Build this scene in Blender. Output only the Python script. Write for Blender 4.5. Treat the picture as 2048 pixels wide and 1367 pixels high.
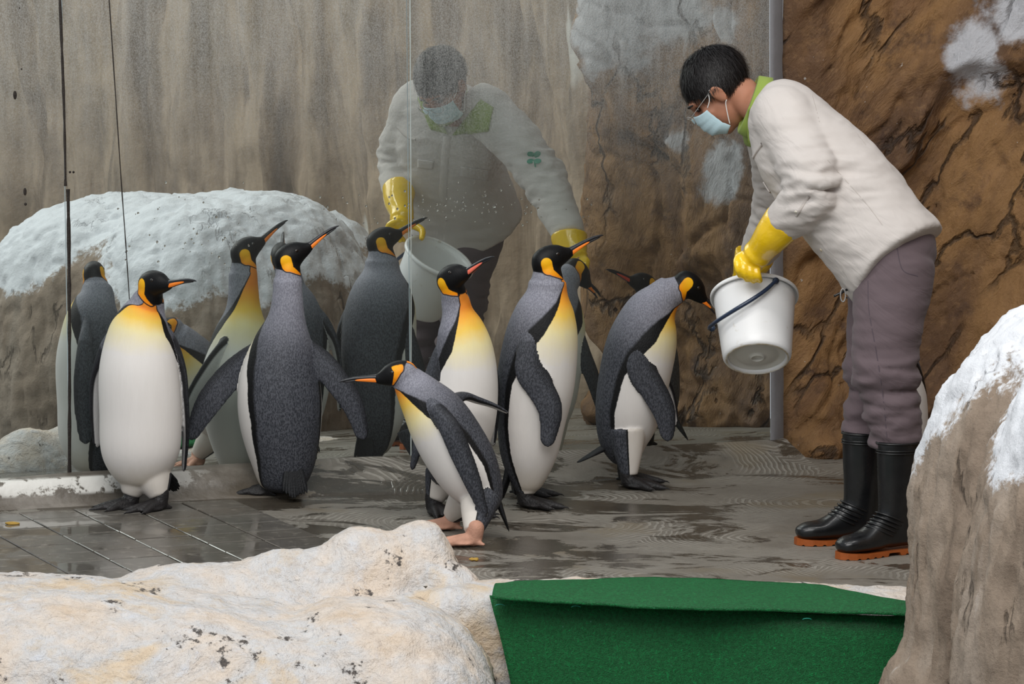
import bpy, bmesh, math, random
import numpy as np
from mathutils import Vector, Matrix, noise
from mathutils.bvhtree import BVHTree
from mathutils.interpolate import poly_3d_calc
random.seed(7); np.random.seed(7)
SC = bpy.context.scene
for o in list(bpy.data.objects): bpy.data.objects.remove(o)
COL = SC.collection
PI = math.pi

# ------------------------------------------------------------------ camera, world, lights
FPX, HC, PITCH, ROLL = 7594.85, 2.0877, .1228, .0131
cam_d = bpy.data.cameras.new('camera'); cam = bpy.data.objects.new('camera', cam_d); COL.objects.link(cam)
cam_d.sensor_width = 36; cam_d.lens = FPX * 36 / 2048; cam_d.clip_end = 100
cp, sp, cr, sr = math.cos(PITCH), math.sin(PITCH), math.cos(ROLL), math.sin(ROLL)
c_fwd = Vector((0, cp, -sp)); c_up0 = Vector((0, sp, cp)); c_r0 = Vector((1, 0, 0))
c_right = c_r0 * cr + c_up0 * sr; c_up = c_up0 * cr - c_r0 * sr
m = Matrix((c_right, c_up, -c_fwd)).transposed().to_4x4(); m.translation = (0, 0, HC)
cam.matrix_world = m
SC.camera = cam
SC.view_settings.view_transform = 'Standard'; SC.view_settings.look = 'None'
SC.view_settings.exposure = -.12; SC.view_settings.gamma = 1; SC.view_settings.use_curve_mapping = False

W = bpy.data.worlds.new('world'); SC.world = W; W.use_nodes = True
W.node_tree.nodes['Background'].inputs[0].default_value = (.86, .93, 1.0, 1)
W.node_tree.nodes['Background'].inputs[1].default_value = .52

def area(name, loc, target, sx, sy, power, color=(1, 1, 1)):
    d = bpy.data.lights.new(name, 'AREA'); d.shape = 'RECTANGLE'; d.size = sx; d.size_y = sy
    d.energy = power; d.color = color
    o = bpy.data.objects.new(name, d); COL.objects.link(o); o.location = loc
    o.rotation_euler = (Vector(target) - Vector(loc)).to_track_quat('-Z', 'Y').to_euler()
    return o
area('skylight', (-.7, 6.2, 5.0), (.1, 12.0, .5), 5.0, 3.5, 330, (1, .985, .96))
for x, y in ((-1.6, 10.6), (.2, 10.4), (2.0, 10.2)):
    area('ceiling_lamp', (x, y, 4.3), (x, y + .5, 0), 1.2, .25, 26, (1, .97, .93))

# ------------------------------------------------------------------ projection helpers (photo pixel + real distance -> point)
def ray(u, v):
    a = (u - 1024) / FPX; b = -(v - 683.5) / FPX
    a, b = cr * a - sr * b, sr * a + cr * b
    d = Vector((a, cp + b * sp, -sp + b * cp)); return d / d.y
def at(u, v, y): return Vector((0, 0, HC)) + ray(u, v) * y
def gnd(u, v, z=0.0):
    d = ray(u, v); return Vector((0, 0, HC)) + d * ((z - HC) / d.z)
def px(y): return y / FPX            # metres per photo pixel at distance y
# the plane of the big reflecting glass wall
TH, MC, LEAN = .4349, 11.886, -.0477
MN = Vector((-math.sin(TH) * math.cos(LEAN), math.cos(TH) * math.cos(LEAN), math.sin(LEAN)))
MX = Vector((math.cos(TH), math.sin(TH), 0)); MU = MX.cross(MN) * -1
if MU.z < 0: MU = -MU
def mir(u, v):
    d = ray(u, v); o = Vector((0, 0, HC)); return o + d * ((MC - o.dot(MN)) / d.dot(MN))

# ------------------------------------------------------------------ materials
def srgb(r, g, b):
    f = lambda c: (c / 255 / 12.92) if c / 255 <= .04045 else ((c / 255 + .055) / 1.055) ** 2.4
    return (f(r), f(g), f(b), 1)
class NT:
    def __init__(s, name):
        s.m = bpy.data.materials.new(name); s.m.use_nodes = True; s.t = s.m.node_tree
        s.b = s.t.nodes['Principled BSDF']; s.out = s.t.nodes['Material Output']
    def n(s, typ, **kw):
        n = s.t.nodes.new('ShaderNode' + typ)
        for k, v in kw.items():
            if k.startswith('i_'): n.inputs[k[2:].replace('_', ' ')].default_value = v
            else: setattr(n, k, v)
        return n
    def l(s, a, b): s.t.links.new(a, b)
    def coord(s, scale=(1, 1, 1), rot=(0, 0, 0), kind='Object'):
        c = s.n('TexCoord'); mp = s.n('Mapping'); mp.inputs['Scale'].default_value = scale; mp.inputs['Rotation'].default_value = rot
        s.l(c.outputs[kind], mp.inputs['Vector']); return mp.outputs[0]
    def coordT(s, stretch, rot=(0, 0, 0)):
        c = s.n('TexCoord'); mp = s.n('Mapping', vector_type='TEXTURE'); mp.inputs['Scale'].default_value = stretch; mp.inputs['Rotation'].default_value = rot
        s.l(c.outputs['Object'], mp.inputs['Vector']); return mp.outputs[0]
    def crack(s, vec, scale, width, wob=.06):
        d = s.n('TexNoise'); d.inputs['Scale'].default_value = scale * 2.2; d.inputs['Detail'].default_value = 5; s.l(vec, d.inputs['Vector'])
        m_ = s.n('Mix', data_type='RGBA', blend_type='LINEAR_LIGHT'); m_.inputs[0].default_value = wob; s.l(vec, m_.inputs[6]); s.l(d.outputs['Color'], m_.inputs[7])
        v_ = s.n('TexVoronoi', feature='DISTANCE_TO_EDGE'); v_.inputs['Scale'].default_value = scale; s.l(m_.outputs[2], v_.inputs['Vector'])
        return s.math('SUBTRACT', 1, s.step(v_.outputs['Distance'], 0, width))
    def noise(s, vec, scale, detail=4, rough=.55, dist=0):
        n = s.n('TexNoise'); n.inputs['Scale'].default_value = scale; n.inputs['Detail'].default_value = detail
        n.inputs['Roughness'].default_value = rough; n.inputs['Distortion'].default_value = dist
        s.l(vec, n.inputs['Vector']); return n.outputs['Fac']
    def ramp(s, fac, stops, interp='LINEAR'):
        r = s.n('ValToRGB'); r.color_ramp.interpolation = interp
        while len(r.color_ramp.elements) < len(stops): r.color_ramp.elements.new(.5)
        for e, (p, c) in zip(r.color_ramp.elements, stops):
            e.position = p; e.color = c if len(c) == 4 else (*c, 1)
        s.l(fac, r.inputs[0]); return r.outputs['Color']
    def mix(s, fac, a, b, mode='MIX'):
        n = s.n('Mix', data_type='RGBA', blend_type=mode)
        for sock, v in ((n.inputs[0], fac), (n.inputs[6], a), (n.inputs[7], b)):
            if hasattr(v, 'links') or hasattr(v, 'is_linked'): s.l(v, sock)
            else: sock.default_value = v
        return n.outputs[2]
    def math(s, op, a, b=0.0, c=None, clamp=False):
        n = s.n('Math', operation=op, use_clamp=clamp)
        for i, v in enumerate([a, b] + ([c] if c is not None else [])):
            if hasattr(v, 'is_linked'): s.l(v, n.inputs[i])
            else: n.inputs[i].default_value = v
        return n.outputs[0]
    def step(s, x, lo, hi):
        n = s.n('MapRange', interpolation_type='SMOOTHSTEP'); s.l(x, n.inputs[0])
        n.inputs[1].default_value = lo; n.inputs[2].default_value = hi; return n.outputs[0]
    def attr(s, name): return s.n('Attribute', attribute_name=name).outputs['Fac']
    def bump(s, h, strength=.3, dist=.01, prev=None):
        n = s.n('Bump'); n.inputs['Strength'].default_value = strength; n.inputs['Distance'].default_value = dist
        s.l(h, n.inputs['Height'])
        if prev: s.l(prev, n.inputs['Normal'])
        return n.outputs[0]
    def set(s, **kw):
        for k, v in kw.items():
            i = s.b.inputs[{'col': 'Base Color', 'rough': 'Roughness', 'nor': 'Normal', 'spec': 'Specular IOR Level', 'metal': 'Metallic', 'coat': 'Coat Weight', 'sheen': 'Sheen Weight', 'trans': 'Transmission Weight', 'ior': 'IOR', 'sss': 'Subsurface Weight'}[k]]
            if hasattr(v, 'is_linked'): s.l(v, i)
            else: i.default_value = v
        return s
M = {}
def plain(name, rgb, rough=.6, spec=.4, vary=.12, vscale=30, bump=.1, bscale=120, coat=0):
    t = NT(name); v = t.coord()
    f = t.noise(v, vscale, 4)
    c = srgb(*rgb); lo = tuple(x * (1 - vary) for x in c[:3]) + (1,); hi = tuple(min(1, x * (1 + vary)) for x in c[:3]) + (1,)
    t.set(col=t.mix(f, lo, hi), rough=rough, spec=spec, coat=coat)
    if bump: t.set(nor=t.bump(t.noise(v, bscale, 3), bump, .004))
    M[name] = t.m; return t

# penguin plumage: zones come from per-vertex fields (belly edge, hood, ear patch, flipper)
def mat_plumage():
    t = NT('plumage'); v = t.coord()
    nz = t.math('SUBTRACT', t.noise(v, 90, 3), .5); nz2 = t.math('SUBTRACT', t.noise(v, 22, 2), .5)
    k = t.attr('k'); fb = t.attr('fb'); fh = t.attr('fh'); fp = t.attr('fp'); fl = t.attr('fl'); fi = t.attr('fi'); bw = t.attr('bw')
    # feather flecks of the back, long along the body
    fleck = t.step(t.noise(t.coordT((1, 1, 2.2)), 260, 2, .6), .38, .62)
    back_lo = t.mix(t.step(k, 3.3, 6.0), srgb(42, 44, 50), srgb(132, 132, 143))
    back_hi = t.mix(t.step(k, 3.3, 6.0), srgb(86, 88, 95), srgb(158, 158, 169))
    back = t.mix(fleck, back_hi, back_lo)
    back = t.mix(t.math('MULTIPLY', t.noise(v, 9, 3), .35), back, srgb(62, 65, 74))
    # belly: orange throat -> yellow -> ivory -> white
    kk = t.math('ADD', k, t.math('MULTIPLY', nz2, .35))
    belly = t.ramp(t.math('DIVIDE', kk, 7.0), [(0.0, srgb(214, 205, 192)), (.12, srgb(226, 221, 217)), (.50, srgb(230, 226, 222)), (.62, srgb(240, 226, 170)), (.71, srgb(246, 204, 84)), (.80, srgb(243, 168, 34)), (.9, srgb(232, 134, 14))])
    belly = t.mix(t.math('MULTIPLY', t.noise(t.coord(scale=(1, 1, .15)), 60, 3), .14), belly, srgb(170, 160, 150))
    black = srgb(11, 11, 13)
    e = t.math('ADD', fb, t.math('MULTIPLY', nz, .06))
    # black seam beside the belly, then grey
    out = t.math('ADD', e, bw)                       # >0 within the black band
    col = t.mix(t.step(out, -.10, .02), back, black)
    col = t.mix(t.step(e, -.012, .018), col, belly)
    # flippers: dark slate outside with a paler centre, whitish inside
    rows = t.n('TexWave', wave_type='BANDS', bands_direction='X'); rows.inputs['Scale'].default_value = 1; rows.inputs['Distortion'].default_value = 0
    fw = t.attr('fw')
    rowv = t.math('SINE', t.math('MULTIPLY', fw, 62.0))
    fo = t.mix(fleck, srgb(74, 76, 83), srgb(44, 46, 52))
    fo = t.mix(t.math('MULTIPLY', t.step(fw, .30, .95), .75), fo, srgb(26, 27, 31))
    fo = t.mix(t.math('MULTIPLY', t.math('MULTIPLY', t.step(rowv, .1, .9), t.step(fw, .2, .45)), .8), fo, srgb(12, 12, 14))
    fin_ = t.mix(t.step(t.math('ABSOLUTE', fw), .55, .75), srgb(206, 204, 204), srgb(24, 24, 28))
    fcol = t.mix(t.step(fi, -.05, .25), fo, fin_)
    col = t.mix(t.step(fl, .4, .62), col, fcol)
    # hood and ear patch
    col = t.mix(t.step(t.math('ADD', fh, t.math('MULTIPLY', nz, .004)), -.001, .0025), col, black)
    patch = t.ramp(t.math('ADD', t.math('MULTIPLY', fp, 12), t.math('MULTIPLY', t.attr('pt'), 9.0)), [(.0, srgb(238, 138, 10)), (.45, srgb(247, 182, 22)), (.9, srgb(250, 202, 40))])
    col = t.mix(t.step(t.math('ADD', fp, t.math('MULTIPLY', nz, .004)), -.001, .0018), col, patch)
    rim = t.math('MULTIPLY', t.step(fp, -.0045, -.002), t.math('SUBTRACT', 1, t.step(fp, -.001, .0015)))
    col = t.mix(rim, col, black)
    t.set(col=col, spec=t.mix(t.step(fh, 0, .003), (.3, .3, .3, 1), (.22, .22, .22, 1)), sheen=0)
    belm = t.step(e, -.01, .02)
    t.set(rough=t.mix(t.step(fh, 0, .003), (.62, .62, .62, 1), (.48, .48, .48, 1)))
    h = t.math('ADD', t.math('MULTIPLY', fleck, t.math('SUBTRACT', 1, belm)), t.math('MULTIPLY', t.noise(t.coord(scale=(1, 1, .2)), 160, 3), .35))
    h = t.math('MULTIPLY', h, t.math('SUBTRACT', 1.0, t.math('MULTIPLY', t.step(fh, 0, .003), .85)))
    t.set(nor=t.bump(h, .26, .004)); M['plumage'] = t.m
mat_plumage()
t = NT('bill_black'); v = t.coord(); t.set(col=t.mix(t.noise(v, 60), srgb(14, 14, 16), srgb(40, 40, 46)), rough=.32, spec=.5, nor=t.bump(t.noise(t.coord(scale=(1, 1, 4)), 90), .2, .002)); M['bill_black'] = t.m
def plate(name, a, b):
    t = NT(name); v = t.coord(); t.set(col=t.mix(t.noise(v, 28, 2), srgb(*a), srgb(*b)), rough=.38, spec=.4); M[name] = t.m
plate('bill_orange', (246, 120, 22), (250, 146, 50)); plate('bill_coral', (236, 104, 84), (244, 128, 104)); plate('bill_red', (190, 60, 48), (220, 90, 66))
t = NT('eye'); t.set(col=srgb(24, 16, 12), rough=.08, spec=.6); M['eye'] = t.m
plain('foot_black', (34, 32, 33), .5, .4, .5, 40, .7, 150)
plain('foot_wrap', (196, 148, 126), .7, .3, .3, 30, .4, 140)
plain('tail_black', (22, 23, 26), .6, .3, .5, 80, .6, 200)
# keeper
t = NT('skin'); v = t.coord(); t.set(col=t.mix(t.noise(v, 14, 4), srgb(158, 106, 82), srgb(186, 132, 106)), rough=.5, spec=.35, sss=.05, nor=t.bump(t.noise(v, 240), .08, .002)); M['skin'] = t.m
t = NT('hair'); v = t.coord(); t.set(col=t.mix(t.noise(v, 60), srgb(14, 13, 14), srgb(44, 40, 40)), rough=.45, spec=.4, nor=t.bump(t.noise(v, 260), .5, .004)); M['hair'] = t.m
def cloth(name, rgb, weave=900, fold=.5, rough=.85, vary=.06):
    t = NT(name); v = t.coord(); c = srgb(*rgb)
    f = t.noise(v, 11, 5); col = t.mix(f, tuple(x * (1 - vary) for x in c[:3]) + (1,), tuple(min(1, x * (1 + vary)) for x in c[:3]) + (1,))
    b1 = t.bump(t.noise(t.coordT((3.5, 2.5, .9), (.3, .5, .2)), 18, 3, .5, 1.0), fold, .02)
    b2 = t.bump(t.noise(v, weave, 1), .12, .001, b1)
    t.set(col=col, rough=rough, spec=.2, nor=b2, sheen=.1); M[name] = t.m
cloth('shirt', (200, 193, 188), fold=.30); cloth('collar_green', (136, 156, 72), fold=.1); cloth('trousers', (100, 87, 91), fold=.28, vary=.1); cloth('mask_blue', (190, 217, 226), fold=.1); cloth('white_cloth', (232, 232, 232), fold=.1)
cloth('seam_dark', (84, 74, 80), fold=.1); cloth('shirt_seam', (186, 178, 172), fold=.1); cloth('emblem_green', (46, 140, 112), fold=.1)
t = NT('rubber_yellow'); v = t.coord(); t.set(col=t.mix(t.noise(v, 12), srgb(240, 190, 8), srgb(252, 212, 30)), rough=.22, spec=.5, coat=.4, nor=t.bump(t.noise(v, 38, 3, .5, .6), .22, .008)); M['rubber_yellow'] = t.m
t = NT('rubber_black'); v = t.coord(); t.set(col=t.mix(t.noise(v, 30), srgb(14, 15, 16), srgb(30, 31, 33)), rough=t.mix(t.noise(v, 9), (.16,) * 3 + (1,), (.42,) * 3 + (1,)), spec=.5, nor=t.bump(t.noise(v, 26), .1, .006)); M['rubber_black'] = t.m
plain('sole_orange', (158, 82, 34), .55, .35, .18, 40, .15, 100)
t = NT('lens'); t.set(col=(1, 1, 1, 1), rough=.02, trans=1.0, ior=1.1); M['lens'] = t.m
plain('metal_frame', (150, 148, 146), .3, .6, .05, 20, 0)
t = NT('bucket_white'); v = t.coord(); t.set(col=t.mix(t.step(t.noise(v, 26, 6), .62, .74), srgb(236, 236, 236), srgb(212, 206, 196)), rough=.3, spec=.45, nor=t.bump(t.noise(v, 5), .05, .01)); M['bucket_white'] = t.m
t = NT('bucket_base'); v = t.coord(); t.set(col=t.mix(t.noise(v, 16, 5), srgb(208, 207, 200), srgb(226, 223, 214)), rough=.45, spec=.4); M['bucket_base'] = t.m
t = NT('rim_stain'); v = t.coord(); t.set(col=t.mix(t.step(t.noise(v, 20, 5), .4, .62), srgb(226, 222, 212), srgb(186, 172, 146)), rough=.4); M['rim_stain'] = t.m
plain('handle_navy', (34, 48, 72), .3, .5, .15, 20, 0)
# rocks
def mat_brown():
    t = NT('brown_rock'); v = t.coord()
    st = t.coordT((1, 1, 3.2), (0, .61, 0))
    a = t.noise(st, 1.6, 6, .6, .6); b = t.noise(v, 7, 6, .65); c = t.noise(v, 38, 4)
    col = t.ramp(a, [(.25, srgb(58, 42, 33)), (.42, srgb(108, 78, 52)), (.54, srgb(150, 112, 70)), (.66, srgb(112, 80, 58)), (.82, srgb(80, 62, 54))])
    col = t.mix(t.step(b, .5, .75), col, srgb(74, 52, 40)); col = t.mix(t.math('MULTIPLY', t.step(c, .5, .8), .35), col, srgb(172, 134, 92))
    sn = t.attr('snow'); sm = t.step(t.math('ADD', sn, t.math('MULTIPLY', t.math('SUBTRACT', b, .5), 1.4)), .38, .74)
    col = t.mix(t.math('MULTIPLY', sm, .88), col, srgb(204, 205, 210))
    speck = t.step(t.noise(v, 55, 2), .74, .78); col = t.mix(t.math('MULTIPLY', speck, .7), col, srgb(200, 196, 190))
    t.set(col=col, rough=t.mix(a, (.45,) * 3 + (1,), (.8,) * 3 + (1,)), spec=.4)
    ck = t.math('MULTIPLY', t.crack(st, 3.4, .045, .12), t.step(t.noise(v, 2.0, 3), .44, .56)); h1 = t.math('SUBTRACT', t.noise(st, 9, 8, .68, .5), t.math('MULTIPLY', ck, .6))
    t.set(col=t.mix(t.math('MULTIPLY', ck, .75), col, srgb(36, 26, 20)))
    b1 = t.bump(h1, .9, .035); t.set(nor=t.bump(t.noise(v, 110, 4, .7), .6, .006, b1)); M['brown_rock'] = t.m
mat_brown()
def mat_greywall():
    t = NT('grey_wall_rock'); v = t.coordT((1, 1, 6)); v2 = t.coord(); vt = t.coordT((1, 1, 3.2), (.12, 0, 0))
    a = t.noise(v, 3.4, 5, .62, .5); b = t.noise(v2, 2.2, 5); c = t.noise(v, 9, 4, .6)
    col = t.ramp(a, [(.30, srgb(86, 76, 68)), (.42, srgb(140, 124, 108)), (.52, srgb(188, 168, 146)), (.62, srgb(158, 142, 124)), (.74, srgb(104, 94, 86))])
    col = t.mix(t.math('MULTIPLY', t.step(c, .52, .72), .5), col, srgb(84, 76, 72))
    col = t.mix(t.step(t.noise(vt, 2.3, 3), .63, .68), col, srgb(226, 224, 218)); col = t.mix(t.math('MULTIPLY', b, .35), col, srgb(130, 104, 78))
    t.set(col=col, rough=.8, spec=.3, nor=t.bump(t.noise(v2, 12, 6), .5, .02)); M['grey_wall_rock'] = t.m
mat_greywall()
def mat_boulder():
    t = NT('snowy_rock'); v = t.coord(); st = t.coord(scale=(1, 1, .22))
    a = t.noise(st, 3.0, 6, .6, .5); b = t.noise(v, 5, 6, .65); c = t.noise(v, 60, 5, .7)
    col = t.ramp(a, [(.3, srgb(112, 96, 82)), (.48, srgb(150, 134, 118)), (.58, srgb(162, 148, 134)), (.75, srgb(128, 110, 92))])
    col = t.mix(t.step(t.noise(st, 6, 4), .6, .72), col, srgb(196, 190, 184)); col = t.mix(t.math('MULTIPLY', t.step(c, .52, .75), .4), col, srgb(92, 78, 66))
    sn = t.attr('snow'); x = t.math('ADD', sn, t.math('MULTIPLY', t.math('SUBTRACT', b, .5), .40))
    x = t.math('ADD', x, t.math('MULTIPLY', t.math('SUBTRACT', c, .5), .20))
    ck = t.math('MULTIPLY', t.crack(t.coordT((1, 1, 4.5)), 5.0, .05, .12), t.step(t.noise(v, 2.6, 3), .5, .6)); col = t.mix(t.math('MULTIPLY', ck, .7), col, srgb(58, 48, 40))
    sm = t.step(x, -.02, .05); col = t.mix(sm, col, t.mix(t.noise(v, 30), srgb(216, 219, 224), srgb(230, 232, 236)))
    t.set(col=col, rough=.85, spec=.25)
    b1 = t.bump(a, .35, .02); b2 = t.bump(b, .25, .015, b1); b3 = t.bump(t.math('SUBTRACT', 1, ck), .6, .02, b2); t.set(nor=t.bump(c, .75, .007, b3)); M['snowy_rock'] = t.m
mat_boulder()
def mat_cream():
    t = NT('cream_rock'); v = t.coord(); a = t.noise(v, 3.2, 6, .62, .4); b = t.noise(v, 13, 6, .65, .3); c = t.noise(v, 70, 5, .7)
    col = t.ramp(a, [(.3, srgb(220, 200, 178)), (.43, srgb(224, 212, 200)), (.54, srgb(214, 213, 213)), (.64, srgb(222, 203, 178)), (.80, srgb(206, 176, 146))])
    col = t.mix(t.step(b, .55, .78), col, srgb(216, 219, 226)); col = t.mix(t.math('MULTIPLY', t.step(c, .58, .7), .35), col, srgb(168, 146, 124))
    dk = t.step(t.noise(t.coordT((1, 1, 1.4)), 4.2, 8, .72), .585, .615)
    col = t.mix(t.math('MULTIPLY', dk, t.step(t.noise(v, 34, 4), .46, .54)), col, srgb(66, 64, 64))
    pit = t.step(t.noise(v, 120, 2), .74, .78); col = t.mix(t.math('MULTIPLY', pit, .8), col, srgb(120, 96, 74))
    ck = t.math('MULTIPLY', t.crack(v, 2.3, .013, .12), t.step(t.noise(v, 2.4, 3), .57, .66)); col = t.mix(t.math('MULTIPLY', ck, .6), col, srgb(92, 78, 66))
    col = t.mix(t.math('MULTIPLY', t.step(t.noise(v, 34, 5, .7), .45, .7), .30), col, srgb(178, 162, 148))
    t.set(col=col, rough=.8, spec=.3); b1 = t.bump(t.math('SUBTRACT', b, ck), .9, .035); t.set(nor=t.bump(c, .7, .006, b1)); M['cream_rock'] = t.m
mat_cream()
def mat_floor():
    t = NT('wet_concrete'); v = t.coord(); sx = t.n('SeparateXYZ'); t.l(v, sx.inputs[0])
    # combed arcs: rings around scattered centres
    vo = t.n('TexVoronoi'); vo.inputs['Scale'].default_value = 1.3; vo.inputs['Randomness'].default_value = .9; t.l(t.coordT((1.2, .8, 1)), vo.inputs['Vector'])
    wob = t.math('MULTIPLY', t.noise(v, 3, 3), .16)
    arcs = t.math('SINE', t.math('MULTIPLY', t.math('ADD', vo.outputs['Distance'], wob), 300.0))
    big = t.noise(v, 1.6, 4, .55, .6); mid = t.noise(t.coordT((1.6, .8, 1)), 4.2, 7, .70, .8); fine = t.noise(v, 110, 4, .75); sm = t.noise(v, 22, 5, .7)
    comb = t.math('MULTIPLY', t.step(arcs, -.3, .7), t.step(t.noise(v, 2.3, 3, .5), .40, .56))
    dry = t.mix(t.noise(v, 3.1, 6, .65, .5), srgb(80, 74, 66), srgb(146, 140, 130)); dry = t.mix(t.math('MULTIPLY', comb, .55), dry, srgb(168, 163, 154)); dry = t.mix(t.math('MULTIPLY', t.step(sm, .5, .7), .4), dry, srgb(92, 86, 78))
    dry = t.mix(t.math('MULTIPLY', t.step(t.noise(v, 2.1, 4), .55, .68), .45), dry, srgb(116, 100, 70))
    wetc = t.mix(sm, srgb(50, 45, 38), srgb(84, 77, 67)); wetc = t.mix(t.math('MULTIPLY', comb, .18), wetc, srgb(116, 108, 96))
    wx = t.math('ADD', t.math('MULTIPLY', mid, .62), t.math('MULTIPLY', big, .38))
    wx = t.math('SUBTRACT', wx, t.math('MULTIPLY', t.step(sx.outputs['X'], -.3, .9), .055))
    wet = t.step(wx, .468, .500)
    col = t.mix(wet, dry, wetc); col = t.mix(t.math('MULTIPLY', t.step(fine, .58, .72), .25), col, srgb(176, 170, 160))
    t.set(col=col, rough=t.mix(wet, (.5,) * 3 + (1,), (.16,) * 3 + (1,)), spec=.5)
    h = t.math('ADD', t.math('MULTIPLY', comb, .9), t.math('MULTIPLY', fine, .5)); h = t.math('MULTIPLY', h, t.math('SUBTRACT', 1, t.math('MULTIPLY', wet, .7)))
    t.set(nor=t.bump(h, .6, .005)); M['wet_concrete'] = t.m
mat_floor()
t = NT('wet_tile'); v = t.coord(kind='Generated'); g = t.n('NewGeometry'); oi = t.n('ObjectInfo')
vp = t.n('Mapping'); vp.inputs['Scale'].default_value = (1, 1, 1); t.l(g.outputs['Position'], vp.inputs['Vector']); vp = vp.outputs[0]
col = t.mix(t.noise(vp, 7, 6, .65), srgb(70, 67, 62), srgb(118, 114, 107)); col = t.mix(t.math('MULTIPLY', oi.outputs['Random'], .4), col, srgb(84, 76, 66))
col = t.mix(t.math('MULTIPLY', t.step(t.noise(vp, 26, 4), .56, .7), .3), col, srgb(168, 162, 150))
t.set(col=col, rough=t.mix(t.step(t.noise(vp, 4, 4), .42, .58), (.06,) * 3 + (1,), (.28,) * 3 + (1,)), spec=.6, nor=t.bump(t.noise(vp, 5, 3), .06, .01)); M['wet_tile'] = t.m
t = NT('curb_concrete'); v = t.coord(); a = t.noise(t.coord(scale=(1, 1, 2)), 5, 6, .65)
col = t.ramp(a, [(.3, srgb(74, 67, 58)), (.5, srgb(108, 101, 92)), (.7, srgb(138, 131, 122))])
sx = t.n('SeparateXYZ'); t.l(v, sx.inputs[0]); paint = t.math('MULTIPLY', t.step(t.noise(v, 11, 6, .7), .44, .5), t.math('SUBTRACT', 1, t.step(sx.outputs['X'], -1.2, -.95)))
zb = t.math('MULTIPLY', t.step(sx.outputs['Z'], .03, .045), t.math('SUBTRACT', 1, t.step(sx.outputs['Z'], .085, .092)))
col = t.mix(t.math('MULTIPLY', paint, zb), col, srgb(222, 220, 214)); col = t.mix(t.math('MULTIPLY', t.step(t.noise(v, 3, 4), .5, .65), .6), col, srgb(82, 72, 58))
t.set(col=col, rough=t.mix(a, (.2,) * 3 + (1,), (.6,) * 3 + (1,)), spec=.5, nor=t.bump(t.noise(v, 40, 5), .4, .006)); M['curb_concrete'] = t.m
plain('grout', (128, 127, 130), .7, .3, .1, 30, .3, 60)
plain('joint_dark', (40, 34, 30), .6, .3, .6, 60, .6, 140)
plain('joint_light', (176, 184, 180), .3, .5, .1, 40, 0)
def mat_turf(name, a, b):
    t = NT(name); v = t.coord(); n1 = t.noise(v, 300, 2, .8); n2 = t.noise(v, 95, 4, .8); n3 = t.noise(v, 14, 3)
    f = t.step(t.math('ADD', t.math('MULTIPLY', n1, .5), t.math('MULTIPLY', n2, .5)), .36, .64)
    col = t.mix(f, srgb(*a), srgb(*b)); col = t.mix(t.math('MULTIPLY', n3, .25), col, srgb(10, 96, 50)); col = t.mix(t.step(t.noise(v, 60, 2), .76, .79), col, srgb(110, 196, 160))
    t.set(col=col, rough=.95, spec=.1, sheen=.1, nor=t.bump(f, 1.0, .012)); M[name] = t.m
mat_turf('green_turf', (8, 112, 52), (32, 176, 94))
plain('scrap', (176, 140, 60), .6, .4, .4, 60, .4, 120)
plain('teal_tie', (60, 180, 160), .4, .4, .1, 30, 0)
# reflecting glass wall: metal-coated pane with fine condensation towards the top
def mat_glass():
    t = NT('mirror_glass'); v = t.coord(); sx = t.n('SeparateXYZ'); t.l(v, sx.inputs[0])
    gl = t.n('BsdfGlossy'); gl.inputs['Color'].default_value = (.68, .735, .71, 1); gl.inputs['Roughness'].default_value = .004
    gr = t.n('BsdfGlossy'); gr.inputs['Color'].default_value = (.62, .66, .65, 1); gr.inputs['Roughness'].default_value = .16
    df = t.n('BsdfDiffuse'); df.inputs['Color'].default_value = (.60, .62, .61, 1)
    zz = t.math('ADD', sx.outputs['Z'], t.math('MULTIPLY', t.math('SUBTRACT', t.noise(v, 1.8, 3), .5), .35))
    fog = t.step(zz, .78, 1.6)
    grain = t.noise(t.coord(scale=(1, 1, .8)), 230, 3, .8); streak = t.noise(t.coord(scale=(1, 1, .06)), 26, 4, .6)
    gm = t.math('MULTIPLY', fog, t.step(t.math('ADD', t.math('MULTIPLY', grain, .7), t.math('MULTIPLY', streak, .3)), .28, .72))
    m1 = t.n('MixShader'); t.l(t.math('ADD', .02, t.math('MULTIPLY', gm, .42)), m1.inputs[0]); t.l(gl.outputs[0], m1.inputs[1]); t.l(gr.outputs[0], m1.inputs[2])
    m2 = t.n('MixShader'); t.l(t.math('ADD', .025, t.math('MULTIPLY', gm, .42)), m2.inputs[0]); t.l(m1.outputs[0], m2.inputs[1]); t.l(df.outputs[0], m2.inputs[2])
    t.l(m2.outputs[0], t.out.inputs['Surface']); M['mirror_glass'] = t.m
mat_glass()
t = NT('water_drop'); t.set(col=(1, 1, 1, 1), rough=.02, trans=1.0, ior=1.33); M['water_drop'] = t.m

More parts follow.
